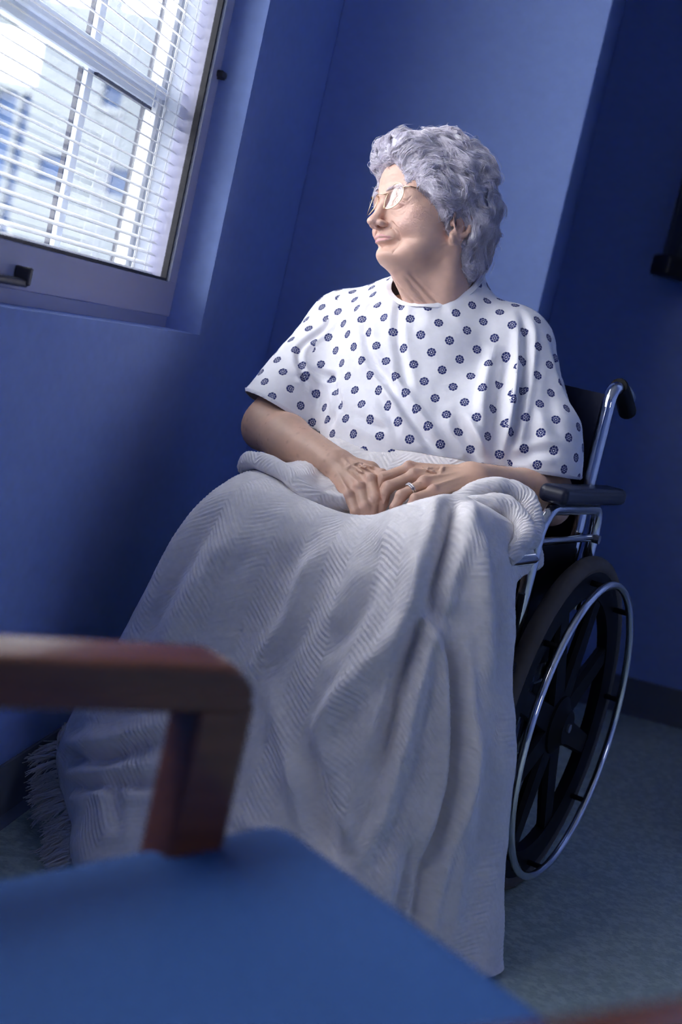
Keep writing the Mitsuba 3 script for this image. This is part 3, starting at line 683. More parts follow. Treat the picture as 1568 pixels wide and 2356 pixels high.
def arap(V, Fc, uv, it=25):
    """As-rigid-as-possible flattening of a patch, from the start uv."""
    from scipy.sparse import coo_matrix
    from scipy.sparse.linalg import splu
    P = V[Fc]; n = len(V)
    x = np.zeros((len(Fc), 3, 2)); e1 = P[:, 1] - P[:, 0]; l1 = np.linalg.norm(e1, axis=1); e1 /= l1[:, None]
    nn = np.cross(P[:, 1] - P[:, 0], P[:, 2] - P[:, 0]); A2 = np.linalg.norm(nn, axis=1); nn /= A2[:, None]
    x[:, 1, 0] = l1; x[:, 2, 0] = ((P[:, 2] - P[:, 0]) * e1).sum(1); x[:, 2, 1] = A2 / l1
    cot = np.zeros((len(Fc), 3))
    for k in range(3):
        a, b = x[:, (k + 1) % 3] - x[:, k], x[:, (k + 2) % 3] - x[:, k]
        cot[:, k] = np.clip((a * b).sum(1) / np.maximum(np.abs(a[:, 0] * b[:, 1] - a[:, 1] * b[:, 0]), 1e-12), -.3, 6)
    I, Jn, Wt = [], [], []
    for k in range(3):
        i, j = Fc[:, (k + 1) % 3], Fc[:, (k + 2) % 3]; I += [i, j]; Jn += [j, i]; Wt += [cot[:, k], cot[:, k]]
    I, Jn, Wt = map(np.concatenate, (I, Jn, Wt))
    Wm = coo_matrix((Wt, (I, Jn)), (n, n)).tocsr(); Lp = coo_matrix((np.asarray(Wm.sum(1)).ravel(), (np.arange(n), np.arange(n))), (n, n)).tocsr() - Wm
    Lp = Lp.tolil(); Lp[0, 0] += 1.; S = splu(Lp.tocsc())
    for _ in range(it):
        M = np.zeros((len(Fc), 2, 2))
        for k in range(3):
            i, j = (k + 1) % 3, (k + 2) % 3
            M += cot[:, k, None, None] * np.einsum('ni,nj->nij', uv[Fc[:, i]] - uv[Fc[:, j]], x[:, i] - x[:, j])
        th = np.arctan2(M[:, 1, 0] - M[:, 0, 1], M[:, 0, 0] + M[:, 1, 1])
        R = np.stack([np.stack([np.cos(th), -np.sin(th)], -1), np.stack([np.sin(th), np.cos(th)], -1)], 1)
        b = np.zeros((n, 2))
        for k in range(3):
            i, j = (k + 1) % 3, (k + 2) % 3
            t = cot[:, k, None] * np.einsum('nij,nj->ni', R, x[:, i] - x[:, j])
            np.add.at(b, Fc[:, i], t); np.add.at(b, Fc[:, j], -t)
        b[0] += uv[0]
        uv = S.solve(b)
    return uv

def solidify(m, t, uv=None):
    """A sheet given a thickness inwards."""
    n = len(m.vertices); nr = m.vertex_normals; b = rim_edges(m)
    v = np.vstack([m.vertices, m.vertices - nr * t]); f = np.vstack([m.faces, m.faces[:, ::-1] + n, np.stack([b[:, 1], b[:, 0], b[:, 0] + n], 1), np.stack([b[:, 1], b[:, 0] + n, b[:, 1] + n], 1)])
    return trimesh.Trimesh(v, f, process=False), None if uv is None else np.vstack([uv, uv])

# seams: a front and a back, and two sleeves
gc = gw.vertices[gw.faces].mean(1)
sr = gc[:, 1] < -.287 - .06 * (gc[:, 2] - .90)
slv = gc[:, 1] > .058 + (.99 - gc[:, 2]) * .27
zone = np.where(sr, 1, np.where(slv, 2, 0))
front = np.where(zone == 0, gc[:, 0] > .012, np.where(zone == 1, gc[:, 0] > .02 + .9 * (.905 - gc[:, 2]) * .55 - .035, gc[:, 0] > .0))
gn = gw.vertex_normals.view(np.ndarray).copy(); gv0 = gw.vertices.view(np.ndarray).copy()
off = np.zeros(len(gv0))
for P, a, w in GF.values(): off += fold(gv0, P, a, w)
off += (meshkit.fbm(gv0 * 16, 3, 3) - .5) * .0065 + (meshkit.fbm(gv0 * np.array([40, 40, 22]), 2, 8) - .5) * .0022
gv1 = gv0 + gn * off[:, None]
pieces = []
for zi in (0, 1, 2):
    for fr_ in (True, False):
        k = (zone == zi) & (front == fr_)
        if k.sum() < 20: continue
        fs = gw.faces[k]; ids, inv = np.unique(fs, return_inverse=True); fs = inv.reshape(-1, 3)
        uv = gv0[ids][:, [1, 2]] * np.array([1, 1])
        if zi == 1: uv = uv @ np.array([[cos(.35), -sin(.35)], [sin(.35), cos(.35)]])
        if fr_:
            uv = arap(gv0[ids], fs, uv, 20)
        pieces.append((zi, gv1[ids], fs, uv + np.array([.013 * zi, .021 * zi])))
LA, LB, DR = (.0500, .0070), (.0285, -.0235), .0078
def dots(p, n, uv):
    """White cloth with a lattice of navy wheel motifs."""
    det = LA[0] * LB[1] - LA[1] * LB[0]
    x, y = uv.x, uv.y
    a = (x * LB[1] - y * LB[0]) / det; b = (y * LA[0] - x * LA[1]) / det
    a = a - dr.round(a); b = b - dr.round(b)
    r = mi.Float(9.); th = mi.Float(0.)
    for i in (-1, 0, 1):
        for j in (-1, 0, 1):
            dx = (a + i) * LA[0] + (b + j) * LB[0]; dy = (a + i) * LA[1] + (b + j) * LB[1]
            q = dr.sqrt(dx * dx + dy * dy); k = q < r
            r = dr.select(k, q, r); th = dr.select(k, dr.atan2(dy, dx), th)
    q = r / DR; s = 5e-2
    cov = mikit.smoothstep(1 + s, 1 - s, q * (1 + .025 * dr.cos(8 * th)))
    cov = cov * (1 - .9 * mikit.smoothstep(.065, .030, dr.abs(q - .47)))
    cov = cov * (1 - .9 * mikit.smoothstep(.20, .12, q))
    cov = cov * (1 - .9 * mikit.smoothstep(.52, .58, q) * mikit.smoothstep(.044, .020, dr.abs(dr.sin(4 * th)) * q * .25))
    w = .97 + .06 * mikit.fbm(p.x * 130, p.y * 130, p.z * 130, 2)
    return mikit.mix(F3(.80, .80, .84) * w, F3(.022, .030, .125), cov)
weave = mikit.proc(lambda p, n, uv: (mikit.fbm(uv.x * 900, uv.y * 900, 0, 2) * .00018 + mikit.fbm(uv.x * 120, uv.y * 120, 4., 2) * .0006), 4e-4)
scene['m_gown'] = {'type': 'twosided', 'bsdf': {'type': 'bumpmap', 'arbitrary': weave, 'scale': 1., 'bsdf': {'type': 'principled', 'base_color': mikit.proc(dots), 'roughness': .75, 'specular': .2, 'sheen': .3}}}
mat('m_gownplain', (.80, .80, .84), .75)
def gown_piece(zi):
    vs, fs, us, k = [], [], [], 0
    for z, v, f, u in pieces:
        if z == zi: vs.append(v); fs.append(f + k); us.append(u); k += len(v)
    m = trimesh.Trimesh(np.vstack(vs), np.vstack(fs), process=False)
    # one set of normals for all pieces, so that the seams do not show in the shading
    return m, np.vstack(us)
gall = trimesh.Trimesh(gv1, gw.faces, process=False); gnorm = gall.vertex_normals
gtree = cKDTree(gv1)
for zi, key in ((0, 'person__gown'), (1, 'person__gown__sleeve'), (2, 'person__gown__sleeve_001')):
    m, uv = gown_piece(zi)
    nr = gnorm[gtree.query(m.vertices)[1]]
    n = len(m.vertices); b = rim_edges(m)
    inn = m.vertices - nr * .0014
    V = np.vstack([m.vertices, inn]); Fa = np.vstack([m.faces, m.faces[:, ::-1] + n, np.stack([b[:, 1], b[:, 0], b[:, 0] + n], 1), np.stack([b[:, 1], b[:, 0] + n, b[:, 1] + n], 1)])
    Nn = np.vstack([nr, -nr])
    path = meshkit.write_ply((V @ WM[:3, :3].T + WO, Fa), False, np.vstack([uv, uv]), None, normals=Nn @ WM[:3, :3].T)
    scene[key] = {'type': 'ply', 'filename': path, 'face_normals': False, 'bsdf': {'type': 'ref', 'id': 'm_gown'}}
labels['person__gown'] = {'label': 'white gown printed with navy wheel dots'}
# neck band and hems along the open rims
def loops(m):
    b = rim_edges(m); nx = {}
    for a, c in b: nx[a] = c
    out, seen = [], set()
    for s in list(nx):
        if s in seen: continue
        L = [s]; seen.add(s)
        while nx.get(L[-1]) is not None and nx[L[-1]] not in seen: L.append(nx[L[-1]]); seen.add(L[-1])
        out.append(np.array(L))
    return out
def strip(loop_pts, nrm, down, w, t):
    """A flat band of width w lying on a rim: loop points, outward normals, direction along the cloth away from the rim."""
    P = np.asarray(loop_pts); k = len(P)
    prof = [(0, -t * .4), (0, t), (.25 * w, t * 1.25), (.9 * w, t * 1.1), (w, t * .5), (w, -t * .4)]
    v = np.stack([P + down * a + nrm * b for a, b in prof], 1).reshape(-1, 3)
    return trimesh.Trimesh(v, grid_faces(k, len(prof), True), process=False)
ck = 0
for Lp in loops(gall):
    if len(Lp) < 40: continue
    P = gv1[Lp]; c = P.mean(0)
    top = c[2] > .9
    if not top and c[2] < .66: continue
    w = .010 if top else .0065
    n0 = gnorm[Lp]; K = len(Lp)
    def circ(A, s): return gaussian_filter(np.vstack([A, A, A]), (s, 0))[K:2 * K]
    P = circ(P, 3.5); n0 = circ(n0, 5); n0 /= np.linalg.norm(n0, axis=1, keepdims=True)
    tg = np.roll(P, -1, 0) - np.roll(P, 1, 0); tg /= np.linalg.norm(tg, axis=1, keepdims=True)
    dn = np.cross(n0, tg); dn /= np.linalg.norm(dn, axis=1, keepdims=True)
    inner = gv1[gtree.query(P + dn * .012)[1]]
    if np.linalg.norm(inner - (P + dn * .012), axis=1).mean() > .006: dn = -dn
    m = strip(P - dn * .0012, n0, dn, w, .0011 if top else .0007); m.fix_normals()
    cadd('person__gown__neck_band' if top else num('person__gown__hem'), m, 'm_gownplain', 50)
# ---------------------------------------------------------------- hair: a soft volume and some twelve thousand strands lying in wavy locks
def hair_sdf(q0):
    """in head axes"""
    q = q0.copy(); q[:, 1] = np.abs(q[:, 1])
    E = lambda c, r: s_ell(q, c, r)
    d = E((-.008, 0, .072), (.108, .096, .096))
    d = smin(d, E((-.048, 0, .015), (.078, .086, .090)), .03)
    d = smin(d, E((-.055, 0, -.052), (.044, .058, .052)), .03)
    d = smin(d, E((.006, .064, .042), (.058, .036, .046)), .02)
    d = smin(d, E((.066, 0, .103), (.049, .070, .042)), .02)
    d = smin(d, E((.040, .066, .050), (.036, .024, .046)), .015)
    d = smin(d, E((-.030, .062, -.005), (.038, .032, .048)), .02)
    w = (meshkit.fbm(q0 * np.array([42, 42, 42]) + 7, 2, 4) - .5) * .020 + (meshkit.noise(q0 * 22 + 3, 9) - .5) * .012
    d = d - w.astype(np.float32)
    d = smax(d, -E((.136, 0, .028), (.060, .067, .082)), .007)          # the face
    d = smax(d, -E((.088, .078, -.020), (.058, .048, .056)), .008)        # temple and cheek
    d = smax(d, -E((-.004, .104, -.024), (.027, .038, .038)), .006)      # the ear stays free
    d = smax(d, -E((.060, 0, -.110), (.095, .090, .090)), .008)          # neck and jaw
    return d
HMAT = np.eye(4); HMAT[:3, :3] = HR; HMAT[:3, 3] = HT
hb = blocks_mesh(hair_sdf, (-.16, -.13, -.14), (.14, .13, .20), .003)
def hgrad(p, e=.0015):
    g = np.stack([hair_sdf((p + np.eye(3)[k] * e).astype(np.float32)) - hair_sdf((p - np.eye(3)[k] * e).astype(np.float32)) for k in range(3)], 1)
    return g / np.maximum(np.linalg.norm(g, axis=1, keepdims=True), 1e-9)
rng = np.random.default_rng(11)
NC, NS, NP = 620, 26, 11
pts, fi = trimesh.sample.sample_surface(hb, NC * 16, seed=4)
sk_ = head_sdf(pts.astype(np.float32)); gf_ = hb.face_normals[fi]
rim_ = (sk_ > -.0015) & (sk_ < .015) & (pts[:, 0] > .0) & (pts[:, 2] > -.03) & (gf_[:, 0] > -.6)      # along the hairline
pts = np.vstack([pts[rim_][:330], pts[:NC * 3]]); NC += min(330, int(rim_.sum()))
skull = head_sdf(pts.astype(np.float32))
ok = (skull > -.0016) & ~((pts[:, 2] < -.09))
pts = pts[ok][:NC]; NC = len(pts)
def flow(p):
    """Which way the hair is combed: back from the brow, down at the sides and back."""
    x, y, z = p.T
    d = np.stack([-.9 - 0 * x, .55 * np.sign(y) * np.clip(np.abs(y) / .08, 0, 1), -.25 - 1.6 * np.clip((.05 - z) / .08, 0, 1) * (x < .05) - .9 * np.clip(np.abs(y) / .09, 0, 1)], 1)
    fr = np.clip((x - .045) / .03, 0, 1)[:, None]
    d = d * (1 - fr) + np.array([-.6, 0, .55]) * fr + fr * np.stack([0 * y, y * 6, 0 * z], 1)
    return d / np.linalg.norm(d, axis=1, keepdims=True)
turn = rng.normal(0, 1, NC) * 26 + np.where(rng.random(NC) < .5, 1, -1) * 24
step = rng.uniform(.0034, .0056, NC)
P = pts.copy(); path = []; ang = rng.normal(0, .55, NC) - turn * step * 3
for s in range(NP):
    g = hgrad(P); P = P - g * (hair_sdf(P.astype(np.float32)) - .0005)[:, None]
    path.append(P.copy())
    f = flow(P); f -= g * (f * g).sum(1, keepdims=True); f /= np.maximum(np.linalg.norm(f, axis=1, keepdims=True), 1e-9)
    b = np.cross(g, f)
    dirn = f * np.cos(ang)[:, None] + b * np.sin(ang)[:, None]
    P = P + dirn * step[:, None]; ang = ang + turn * step
path = np.array(path).transpose(1, 0, 2)                                 # lock, step, xyz
ng = hgrad(path.reshape(-1, 3)).reshape(path.shape)
tg = np.gradient(path, axis=1); tg /= np.maximum(np.linalg.norm(tg, axis=2, keepdims=True), 1e-9)
bn = np.cross(ng, tg)
k = np.linspace(0, 1, NP)
prof = np.sin(np.clip(k * 1.05, 0, 1) * pi) ** .7                        # locks are full in the middle and close at their tips
offs = rng.normal(0, 1, (NC, NS)) ; hts = rng.random((NC, NS)); ph = rng.uniform(0, 6.28, (NC, NS))
wid = rng.uniform(.0024, .0054, NC); lift = rng.uniform(.002, .0095, NC) * np.clip(head_sdf(pts.astype(np.float32)) / .012, .35, 1)
sl_ = np.clip(rng.normal(0, .10, (NC, NS)), -.3, .3)
S = (path[:, None] + bn[:, None] * (offs * wid[:, None])[..., None, None] * (.30 + .70 * prof)[None, None, :, None]
     + ng[:, None] * ((-.0025 + hts * lift[:, None])[..., None] * prof[None, None])[..., None]
     + bn[:, None] * (np.sin(k[None, None] * 9 + ph[..., None]) * .0007)[..., None] + tg[:, None] * (sl_ * .03)[..., None, None])
S = S.reshape(-1, NP, 3)
# some stray hairs stand off the outline
stray = rng.random(len(S)) < .03
S[stray] += (ng.repeat(NS, 0)[stray] * (np.linspace(0, 1, NP) ** 1.5)[None, :, None]) * rng.uniform(.004, .016, (stray.sum(), 1, 1))
rad = np.interp(k, [0, .1, .8, 1], [.00020, .00034, .00030, .00010])
def strands(S, rad):
    n, m = S.shape[:2]
    t = np.gradient(S, axis=1); t /= np.maximum(np.linalg.norm(t, axis=2, keepdims=True), 1e-9)
    u = np.cross(t, [0.3, .8, .52]); u /= np.maximum(np.linalg.norm(u, axis=2, keepdims=True), 1e-9); v = np.cross(t, u)
    a = np.arange(3) * 2 * pi / 3
    R = S[:, :, None] + rad[None, :, None, None] * (np.cos(a)[:, None] * u[:, :, None] + np.sin(a)[:, None] * v[:, :, None])
    V = R.reshape(-1, 3)
    i = np.arange(m - 1)[:, None]; j = np.arange(3)[None]
    q = np.stack([i * 3 + j, i * 3 + (j + 1) % 3, (i + 1) * 3 + (j + 1) % 3, (i + 1) * 3 + j], -1).reshape(-1, 4)
    f = np.vstack([q[:, [0, 1, 2]], q[:, [0, 2, 3]]])
    return V, (f[None] + (np.arange(n) * m * 3)[:, None, None]).reshape(-1, 3)
HV, HF = strands(S, rad)
tone = np.repeat(np.clip(rng.normal(1, .10, NC), .75, 1.2), NS) * np.clip(rng.normal(1, .16, NC * NS), .55, 1.4)
hc = np.array([.74, .705, .785]) * tone[:, None]
hc = np.clip(np.repeat(hc, NP * 3, 0), 0, .9)
toC = lambda v: (v @ HR.T + HT) @ WM[:3, :3].T + WO
scene['m_hair'] = {'type': 'twosided', 'bsdf': {'type': 'principled', 'base_color': {'type': 'mesh_attribute', 'name': 'vertex_color'}, 'roughness': .42, 'specular': .45, 'sheen': .4}}
mat('m_hairbase', mikit.proc(lambda p, n, uv: F3(.58, .555, .63) * (.7 + .6 * mikit.fbm(p.x * 90, p.y * 90, p.z * 90, 2))), .8)
hbm = hb.copy(); hbm.vertices = hbm.vertices - hbm.vertex_normals * .0060
hbm.apply_transform(HMAT); hbm.apply_transform(WM)
add('person__hair', hbm, 'm_hairbase', True, label='short wavy lavender grey hair')
add('person__hair__strands', trimesh.Trimesh(toC(HV), HF, process=False), 'm_hair', True, color=hc, kind='stuff')
# ---------------------------------------------------------------- skin: creases, colour; eyes and glasses
hl = (hd.vertices - HT) @ HR                       # the head's vertices in head axes
hn = hd.vertex_normals @ HR
htree = cKDTree(hl[(np.abs(hl[:, 1]) < .09) & (hl[:, 2] > -.13)]); hsub = hl[(np.abs(hl[:, 1]) < .09) & (hl[:, 2] > -.13)]
def on_face(y, z):
    """The foremost point of the face at (y, z)."""
    k = (np.abs(hsub[:, 1] - y) < .0025) & (np.abs(hsub[:, 2] - z) < .0025)
    return hsub[k][hsub[k][:, 0].argmax()] if k.any() else np.array([.08, y, z])
def engrave(L, depth, w):
    global hoff
    for s in (1, -1):
        P = np.array([on_face(s * y, z) for y, z in L])
        d, a = dist_line(hl, smooth_path(P, 5))
        hoff -= depth * np.exp(-(d / w) ** 2) * np.clip(np.minimum(a, 1 - a) * 6 + .25, 0, 1)
hoff = np.zeros(len(hl))
engrave([(.0165, .0150), (.024, .0172), (.034, .0168), (.042, .0135), (.0475, .0105)], .0024, .0013)   # between the lids
engrave([(.0165, .0195), (.026, .0245), (.037, .0235), (.046, .0170), (.052, .0110)], .0019, .0015)     # crease over the lid
engrave([(.020, .0205), (.030, .0212), (.040, .0180)], -.0013, .0024)
engrave([(.019, .0120), (.030, .0128), (.041, .0095)], -.0009, .0016)
engrave([(.0175, .0080), (.027, .0035), (.038, .0035), (.047, .0075)], .0014, .0014)                    # bags
engrave([(.0200, .0000), (.030, -.0050), (.041, -.0045), (.050, .001)], .0011, .0016)
engrave([(.0530, .0150), (.0570, .0185), (.0600, .0220)], .0009, .0011)
engrave([(.0535, .0100), (.0580, .0100), (.0620, .0110)], .0010, .0011)
engrave([(.0530, .0055), (.0575, .0030), (.0610, .0000)], .0009, .0011)
engrave([(.0200, -.0150), (.0255, -.0240), (.0310, -.0330), (.0345, -.0440), (.0350, -.0530)], .0023, .0021)
engrave([(.0255, -.0470), (.0285, -.0540), (.0290, -.0620), (.0270, -.0700)], .0018, .0017)
engrave([(.0420, -.0200), (.0460, -.0330), (.0470, -.0480)], .0007, .0026)
for y in (.004, .0085, .013, .0175): engrave([(y, -.0310), (y * 1.08, -.0395)], .0007, .0009)
for y in (.004, .010, .016): engrave([(y, -.0570), (y * 1.1, -.0620)], .0004, .0010)
for z in (.052, .062, .073): engrave([(.001, z), (.018, z + .002), (.034, z - .001)], .0005, .0018)
engrave([(.0045, .0320), (.0050, .0410)], .0008, .0014)
ctree = cKDTree(hd.vertices)
for y0, y1, dp in ((-.022, -.030, .0022), (-.006, -.010, .0026), (.010, .010, .0026), (.027, .030, .0022)):    # slack folds down the neck
    L = np.linspace(h2c([.066 - abs(y0) * .4, y0, -.092]), np.array([.130 - abs(y1) * .5, -.094 + y1, .965]), 8)
    L = hd.vertices[ctree.query(L)[1]]
    d, a = dist_line(hd.vertices.view(np.ndarray), smooth_path(L, 4)); hoff -= dp * np.exp(-(d / .0035) ** 2) * np.clip(np.minimum(a, 1.2 - a) * 4, 0, 1)
hoff += (meshkit.fbm(hl * 190, 2, 3) - .5) * .0004
hd.vertices = hd.vertices + hd.vertex_normals * hoff[:, None]
def skin_color(P, base):
    n1 = meshkit.fbm(P * 28, 3, 5)[:, None]; n2 = meshkit.fbm(P * 110, 2, 6)[:, None]
    c = np.array(base) * (.90 + .12 * n1 + .10 * n2) + np.array([.03, -.012, -.012]) * (n1 - .5)
    return c
def blob(c, P, cen, r, col, k):
    w = np.exp(-(np.linalg.norm((P - np.array(cen)) / np.array(r), axis=1) ** 2))[:, None] * k
    return c * (1 - w) + np.array(col) * w
ch = skin_color(hl, (.615, .392, .305))
for s in (1, -1):
    ch = blob(ch, hl, (.075, s * .044, -.018), (.022, .020, .020), (.64, .37, .33), .55)
    ch = blob(ch, hl, (.085, s * .040, .012), (.014, .016, .007), (.56, .34, .30), .5)
    ch = blob(ch, hl, (-.004, s * .078, -.010), (.022, .014, .032), (.62, .36, .30), .55)
ch = blob(ch, hl, (.118, 0, -.020), (.014, .014, .012), (.66, .39, .34), .6)
lip = np.zeros(len(hl))
for L, w in (([(0, -.0415), (.008, -.0415), (.016, -.0430), (.0235, -.0455)], .0022), ([(0, -.0500), (.008, -.0495), (.016, -.0480), (.0225, -.0462)], .0026)):
    for s in (1, -1):
        d, a = dist_line(hl, smooth_path(np.array([on_face(s * y, z) for y, z in L]), 5)); lip = np.maximum(lip, np.exp(-(d / w) ** 4))
ch = ch * (1 - .8 * lip[:, None]) + np.array([.60, .27, .29]) * .8 * lip[:, None]
rng = np.random.default_rng(3)
cols = [ch]
for m in (aR, aL, tk):
    P = m.vertices.view(np.ndarray); c = skin_color(P, (.540, .340, .250))
    spots = P[rng.integers(0, len(P), 130)]
    d, i = cKDTree(spots).query(P); r = rng.uniform(.0015, .0045, len(spots))[i]
    w = (np.clip(1.4 - d / r, 0, 1) * .42)[:, None]
    cols.append(c * (1 - w) + np.array([.36, .20, .15]) * w)
for s, m in (('R', 1), ('L', 2)):                      # redder knuckles and finger ends
    P = (aR, aL)[m - 1].vertices
    for f in 'IMRP':
        for j, r in (('m', .010), ('p', .010), ('t', .012), ('d', .012)): cols[m] = blob(cols[m], P, J[s + j + f], (r, r, r), (.60, .33, .28), .45)
body = cat(hd, aR, aL, tk); body.apply_transform(WM)
scene['m_skin'] = {'type': 'twosided', 'bsdf': {'type': 'bumpmap', 'scale': 1., 'arbitrary': mikit.proc(lambda p, n, uv: mikit.fbm(p.x * 420, p.y * 420, p.z * 420, 3) * .0007, 6e-4),
    'bsdf': {'type': 'principled', 'base_color': {'type': 'mesh_attribute', 'name': 'vertex_color'}, 'roughness': .46, 'specular': .42}}}
add('person', body, 'm_skin', True, color=np.clip(np.vstack(cols), 0, 1), label='elderly woman in a dotted gown sitting in the wheelchair and looking to the window', category='person')
# eyes
mat('m_eye', (.70, .66, .64), .15)
for s in (1, -1):
    e = trimesh.creation.icosphere(3, .0118); e.apply_translation((.0795, s * .031, .0145)); e.apply_transform(HMAT)
    cadd(num('person__eye'), e, 'm_eye', True)
# eyebrows: short pale hairs
rng = np.random.default_rng(21); SB = []
for s in (1, -1):
    for i in range(150):
        y = rng.uniform(.012, .046); z = .0335 + .006 * sin((y - .010) / .036 * pi) + rng.normal(0, .0012)
        p = on_face(s * y, z); SB.append([p + np.array([.0006, s * .0012 * q * 2, .0010 * q]) * q for q in np.linspace(.2, 2.2, 5)])
V, Fc = strands(np.array(SB), np.array([.00018, .00022, .0002, .00016, .00008]))
add('person__eyebrows', trimesh.Trimesh(toC(V), Fc, process=False), 'm_hairbase', True, kind='stuff')

# the glasses: thin gold rims, clear lenses, dark temples
mat('m_gold', (.80, .62, .42), .18, 1.)
mat('m_temple', (.16, .085, .065), .35)
GL = 'eyeglasses'
tag(GL, "thin gold rimmed eyeglasses on the woman's nose", 'eyeglasses')
def rim_pts(s, k=1.):
    a = np.linspace(0, 2 * pi, 48, endpoint=False)
    y = .0190 * k * np.cos(a); z = .0238 * k * np.sin(a) * (1 + .06 * np.sin(a))
    yy = s * (.0320 + y); x = .1105 - .24 * np.clip(np.abs(yy) - .010, 0, 1) - .28 * (z) - .004 * (y / .021) ** 2
    return np.stack([x, yy, .0225 + z], 1)
def hw(P): return h2c(P)
for s in (1, -1):
    cadd(num(GL + '__rim'), tube(hw(rim_pts(s)), .00085, 8, closed=True), 'm_gold', True)
    R = hw(rim_pts(s, .985)); c = R.mean(0) + (HR @ np.array([.0018, 0, 0]))
    v = np.vstack([R, (R + c) / 2 + HR @ np.array([.0009, 0, 0]), c]); n = len(R); i = np.arange(n); j = (i + 1) % n
    f = np.vstack([np.stack([i, j, n + j], 1), np.stack([i, n + j, n + i], 1), np.stack([n + i, n + j, 0 * i + 2 * n], 1)])
    cadd(num(GL + '__lens'), trimesh.Trimesh(v, f, process=False), 'm_glass', True)
    h0 = rim_pts(s)[5 if s > 0 else 5]
    hinge = np.array([.0925, s * .0560, .0385])
    P = np.array([h0, hinge + [.003, -s * .002, 0], hinge + [-.004, s * .004, 0], [.050, s * .0735, .0285], [.010, s * .0800, .0225], [-.012, s * .0830, .0120], [-.022, s * .0820, -.004]])
    cadd(num(GL + '__temple'), tube(hw(smooth_path(P[1:], 6)), .00095, 8), 'm_temple', True, label='dark thin temple')
    cadd(num(GL + '__hinge'), tube(hw(P[:3]), .0013, 8), 'm_gold', True)
    cadd(num(GL + '__nose_pad'), place(rbox((.0025, .0018, .009), .0008), HR @ rot('x', s * -20), h2c([.106, s * .0092, .010])), 'm_gold', 40)
B = np.array([rim_pts(1)[21], [.1135, .0060, .0300], [.1140, 0, .0312], [.1135, -.0060, .0300], rim_pts(-1)[21]])
cadd(GL + '__bridge', tube(hw(smooth_path(B, 5)), .0009, 8), 'm_gold', True)
# ---------------------------------------------------------------- the blanket over her lap and legs
from scipy.interpolate import RectBivariateSpline
def spline_grid(G, nu, nv, pu=None, pv=None):
    G = np.asarray(G, float); r, c = G.shape[:2]
    a, b = np.linspace(0, r - 1, nu), np.linspace(0, c - 1, nv)
    return np.stack([RectBivariateSpline(np.arange(r), np.arange(c), G[..., k], kx=3, ky=3, s=0)(a, b) for k in range(3)], -1)
def arc_uv(S):
    """Metres along both directions of the sheet, averaged so that the weave runs straight."""
    du = np.linalg.norm(np.diff(S, axis=1), axis=2); dv = np.linalg.norm(np.diff(S, axis=0), axis=2)
    U = np.concatenate([np.zeros((len(S), 1)), np.cumsum(du, 1)], 1); V = np.concatenate([np.zeros((1, S.shape[1])), np.cumsum(dv, 0)], 0)
    U = U - U[:, [S.shape[1] // 2]]
    return np.stack([.5 * U + .5 * U.mean(0), .6 * V + .4 * V.mean(1, keepdims=True)], -1)
Fg = np.array([[.16, .18, .20, .21, .21, .21, .20, .19, .18, .16],
               [.26, .31, .34, .34, .34, .34, .34, .33, .30, .24],
               [.33, .40, .43, .43, .43, .43, .43, .42, .38, .30],
               [.38, .47, .51, .50, .48, .50, .515, .50, .44, .34],
               [.41, .50, .56, .545, .51, .535, .56, .54, .46, .36],
               [.43, .52, .585, .57, .535, .56, .58, .555, .465, .36],
               [.46, .55, .62, .61, .58, .595, .60, .565, .465, .36],
               [.50, .60, .69, .68, .66, .665, .66, .60, .47, .36],
               [.51, .62, .73, .72, .70, .70, .69, .62, .475, .36]])
Lg = np.array([[-.26, -.245, -.18, -.11, -.03, .05, .12, .18, .225, .235],
               [-.275, -.258, -.19, -.11, -.03, .05, .12, .185, .232, .238],
               [-.272, -.256, -.19, -.11, -.03, .05, .12, .19, .240, .245],
               [-.272, -.258, -.195, -.115, -.032, .052, .125, .198, .258, .262],
               [-.29, -.280, -.215, -.125, -.035, .06, .14, .215, .290, .295],
               [-.32, -.310, -.235, -.14, -.04, .07, .155, .24, .333, .340],
               [-.37, -.355, -.265, -.155, -.045, .075, .17, .265, .363, .375],
               [-.41, -.385, -.285, -.17, -.045, .08, .18, .28, .385, .40],
               [-.43, -.395, -.29, -.175, -.045, .085, .185, .29, .405, .42]])
Zg = np.array([[.58, .62, .645, .640, .63, .63, .645, .655, .63, .59],
               [.56, .625, .640, .620, .595, .605, .640, .672, .64, .58],
               [.52, .600, .630, .626, .618, .634, .676, .690, .635, .56],
               [.47, .545, .597, .592, .580, .590, .628, .645, .58, .51],
               [.40, .455, .490, .485, .475, .480, .500, .51, .475, .43],
               [.29, .330, .350, .345, .34, .340, .350, .36, .345, .32],
               [.165, .185, .205, .20, .20, .20, .20, .20, .195, .19],
               [.075, .085, .105, .10, .09, .085, .085, .085, .08, .085],
               [.008, .010, .012, .012, .010, .010, .010, .010, .008, .010]])
Lg[3:, 8:] += np.array([.012, .000, -.012, -.026, -.036, -.042])[:, None]; Lg[3:, 7] += np.array([.008, 0, -.004, -.012, -.020, -.025])
for (r, c), q in {(8, 0): (.555, -.345, .080), (8, 1): (.595, -.295, .058), (8, 2): (.645, -.238, .040), (8, 3): (.70, -.17, .022), (7, 0): (.50, -.390, .155), (7, 1): (.55, -.356, .148), (7, 2): (.625, -.272, .140), (6, 0): (.45, -.368, .195), (6, 1): (.54, -.348, .215), (6, 2): (.61, -.265, .230)}.items():
    Fg[r, c], Lg[r, c], Zg[r, c] = q
NU, NV = 540, 450
B0 = spline_grid(np.stack([Fg, Lg, Zg], -1), NU, NV)
BUV = arc_uv(B0)
def sheet_normals(S):
    n = np.cross(np.gradient(S, axis=0), np.gradient(S, axis=1)); return n / np.linalg.norm(n, axis=-1, keepdims=True)
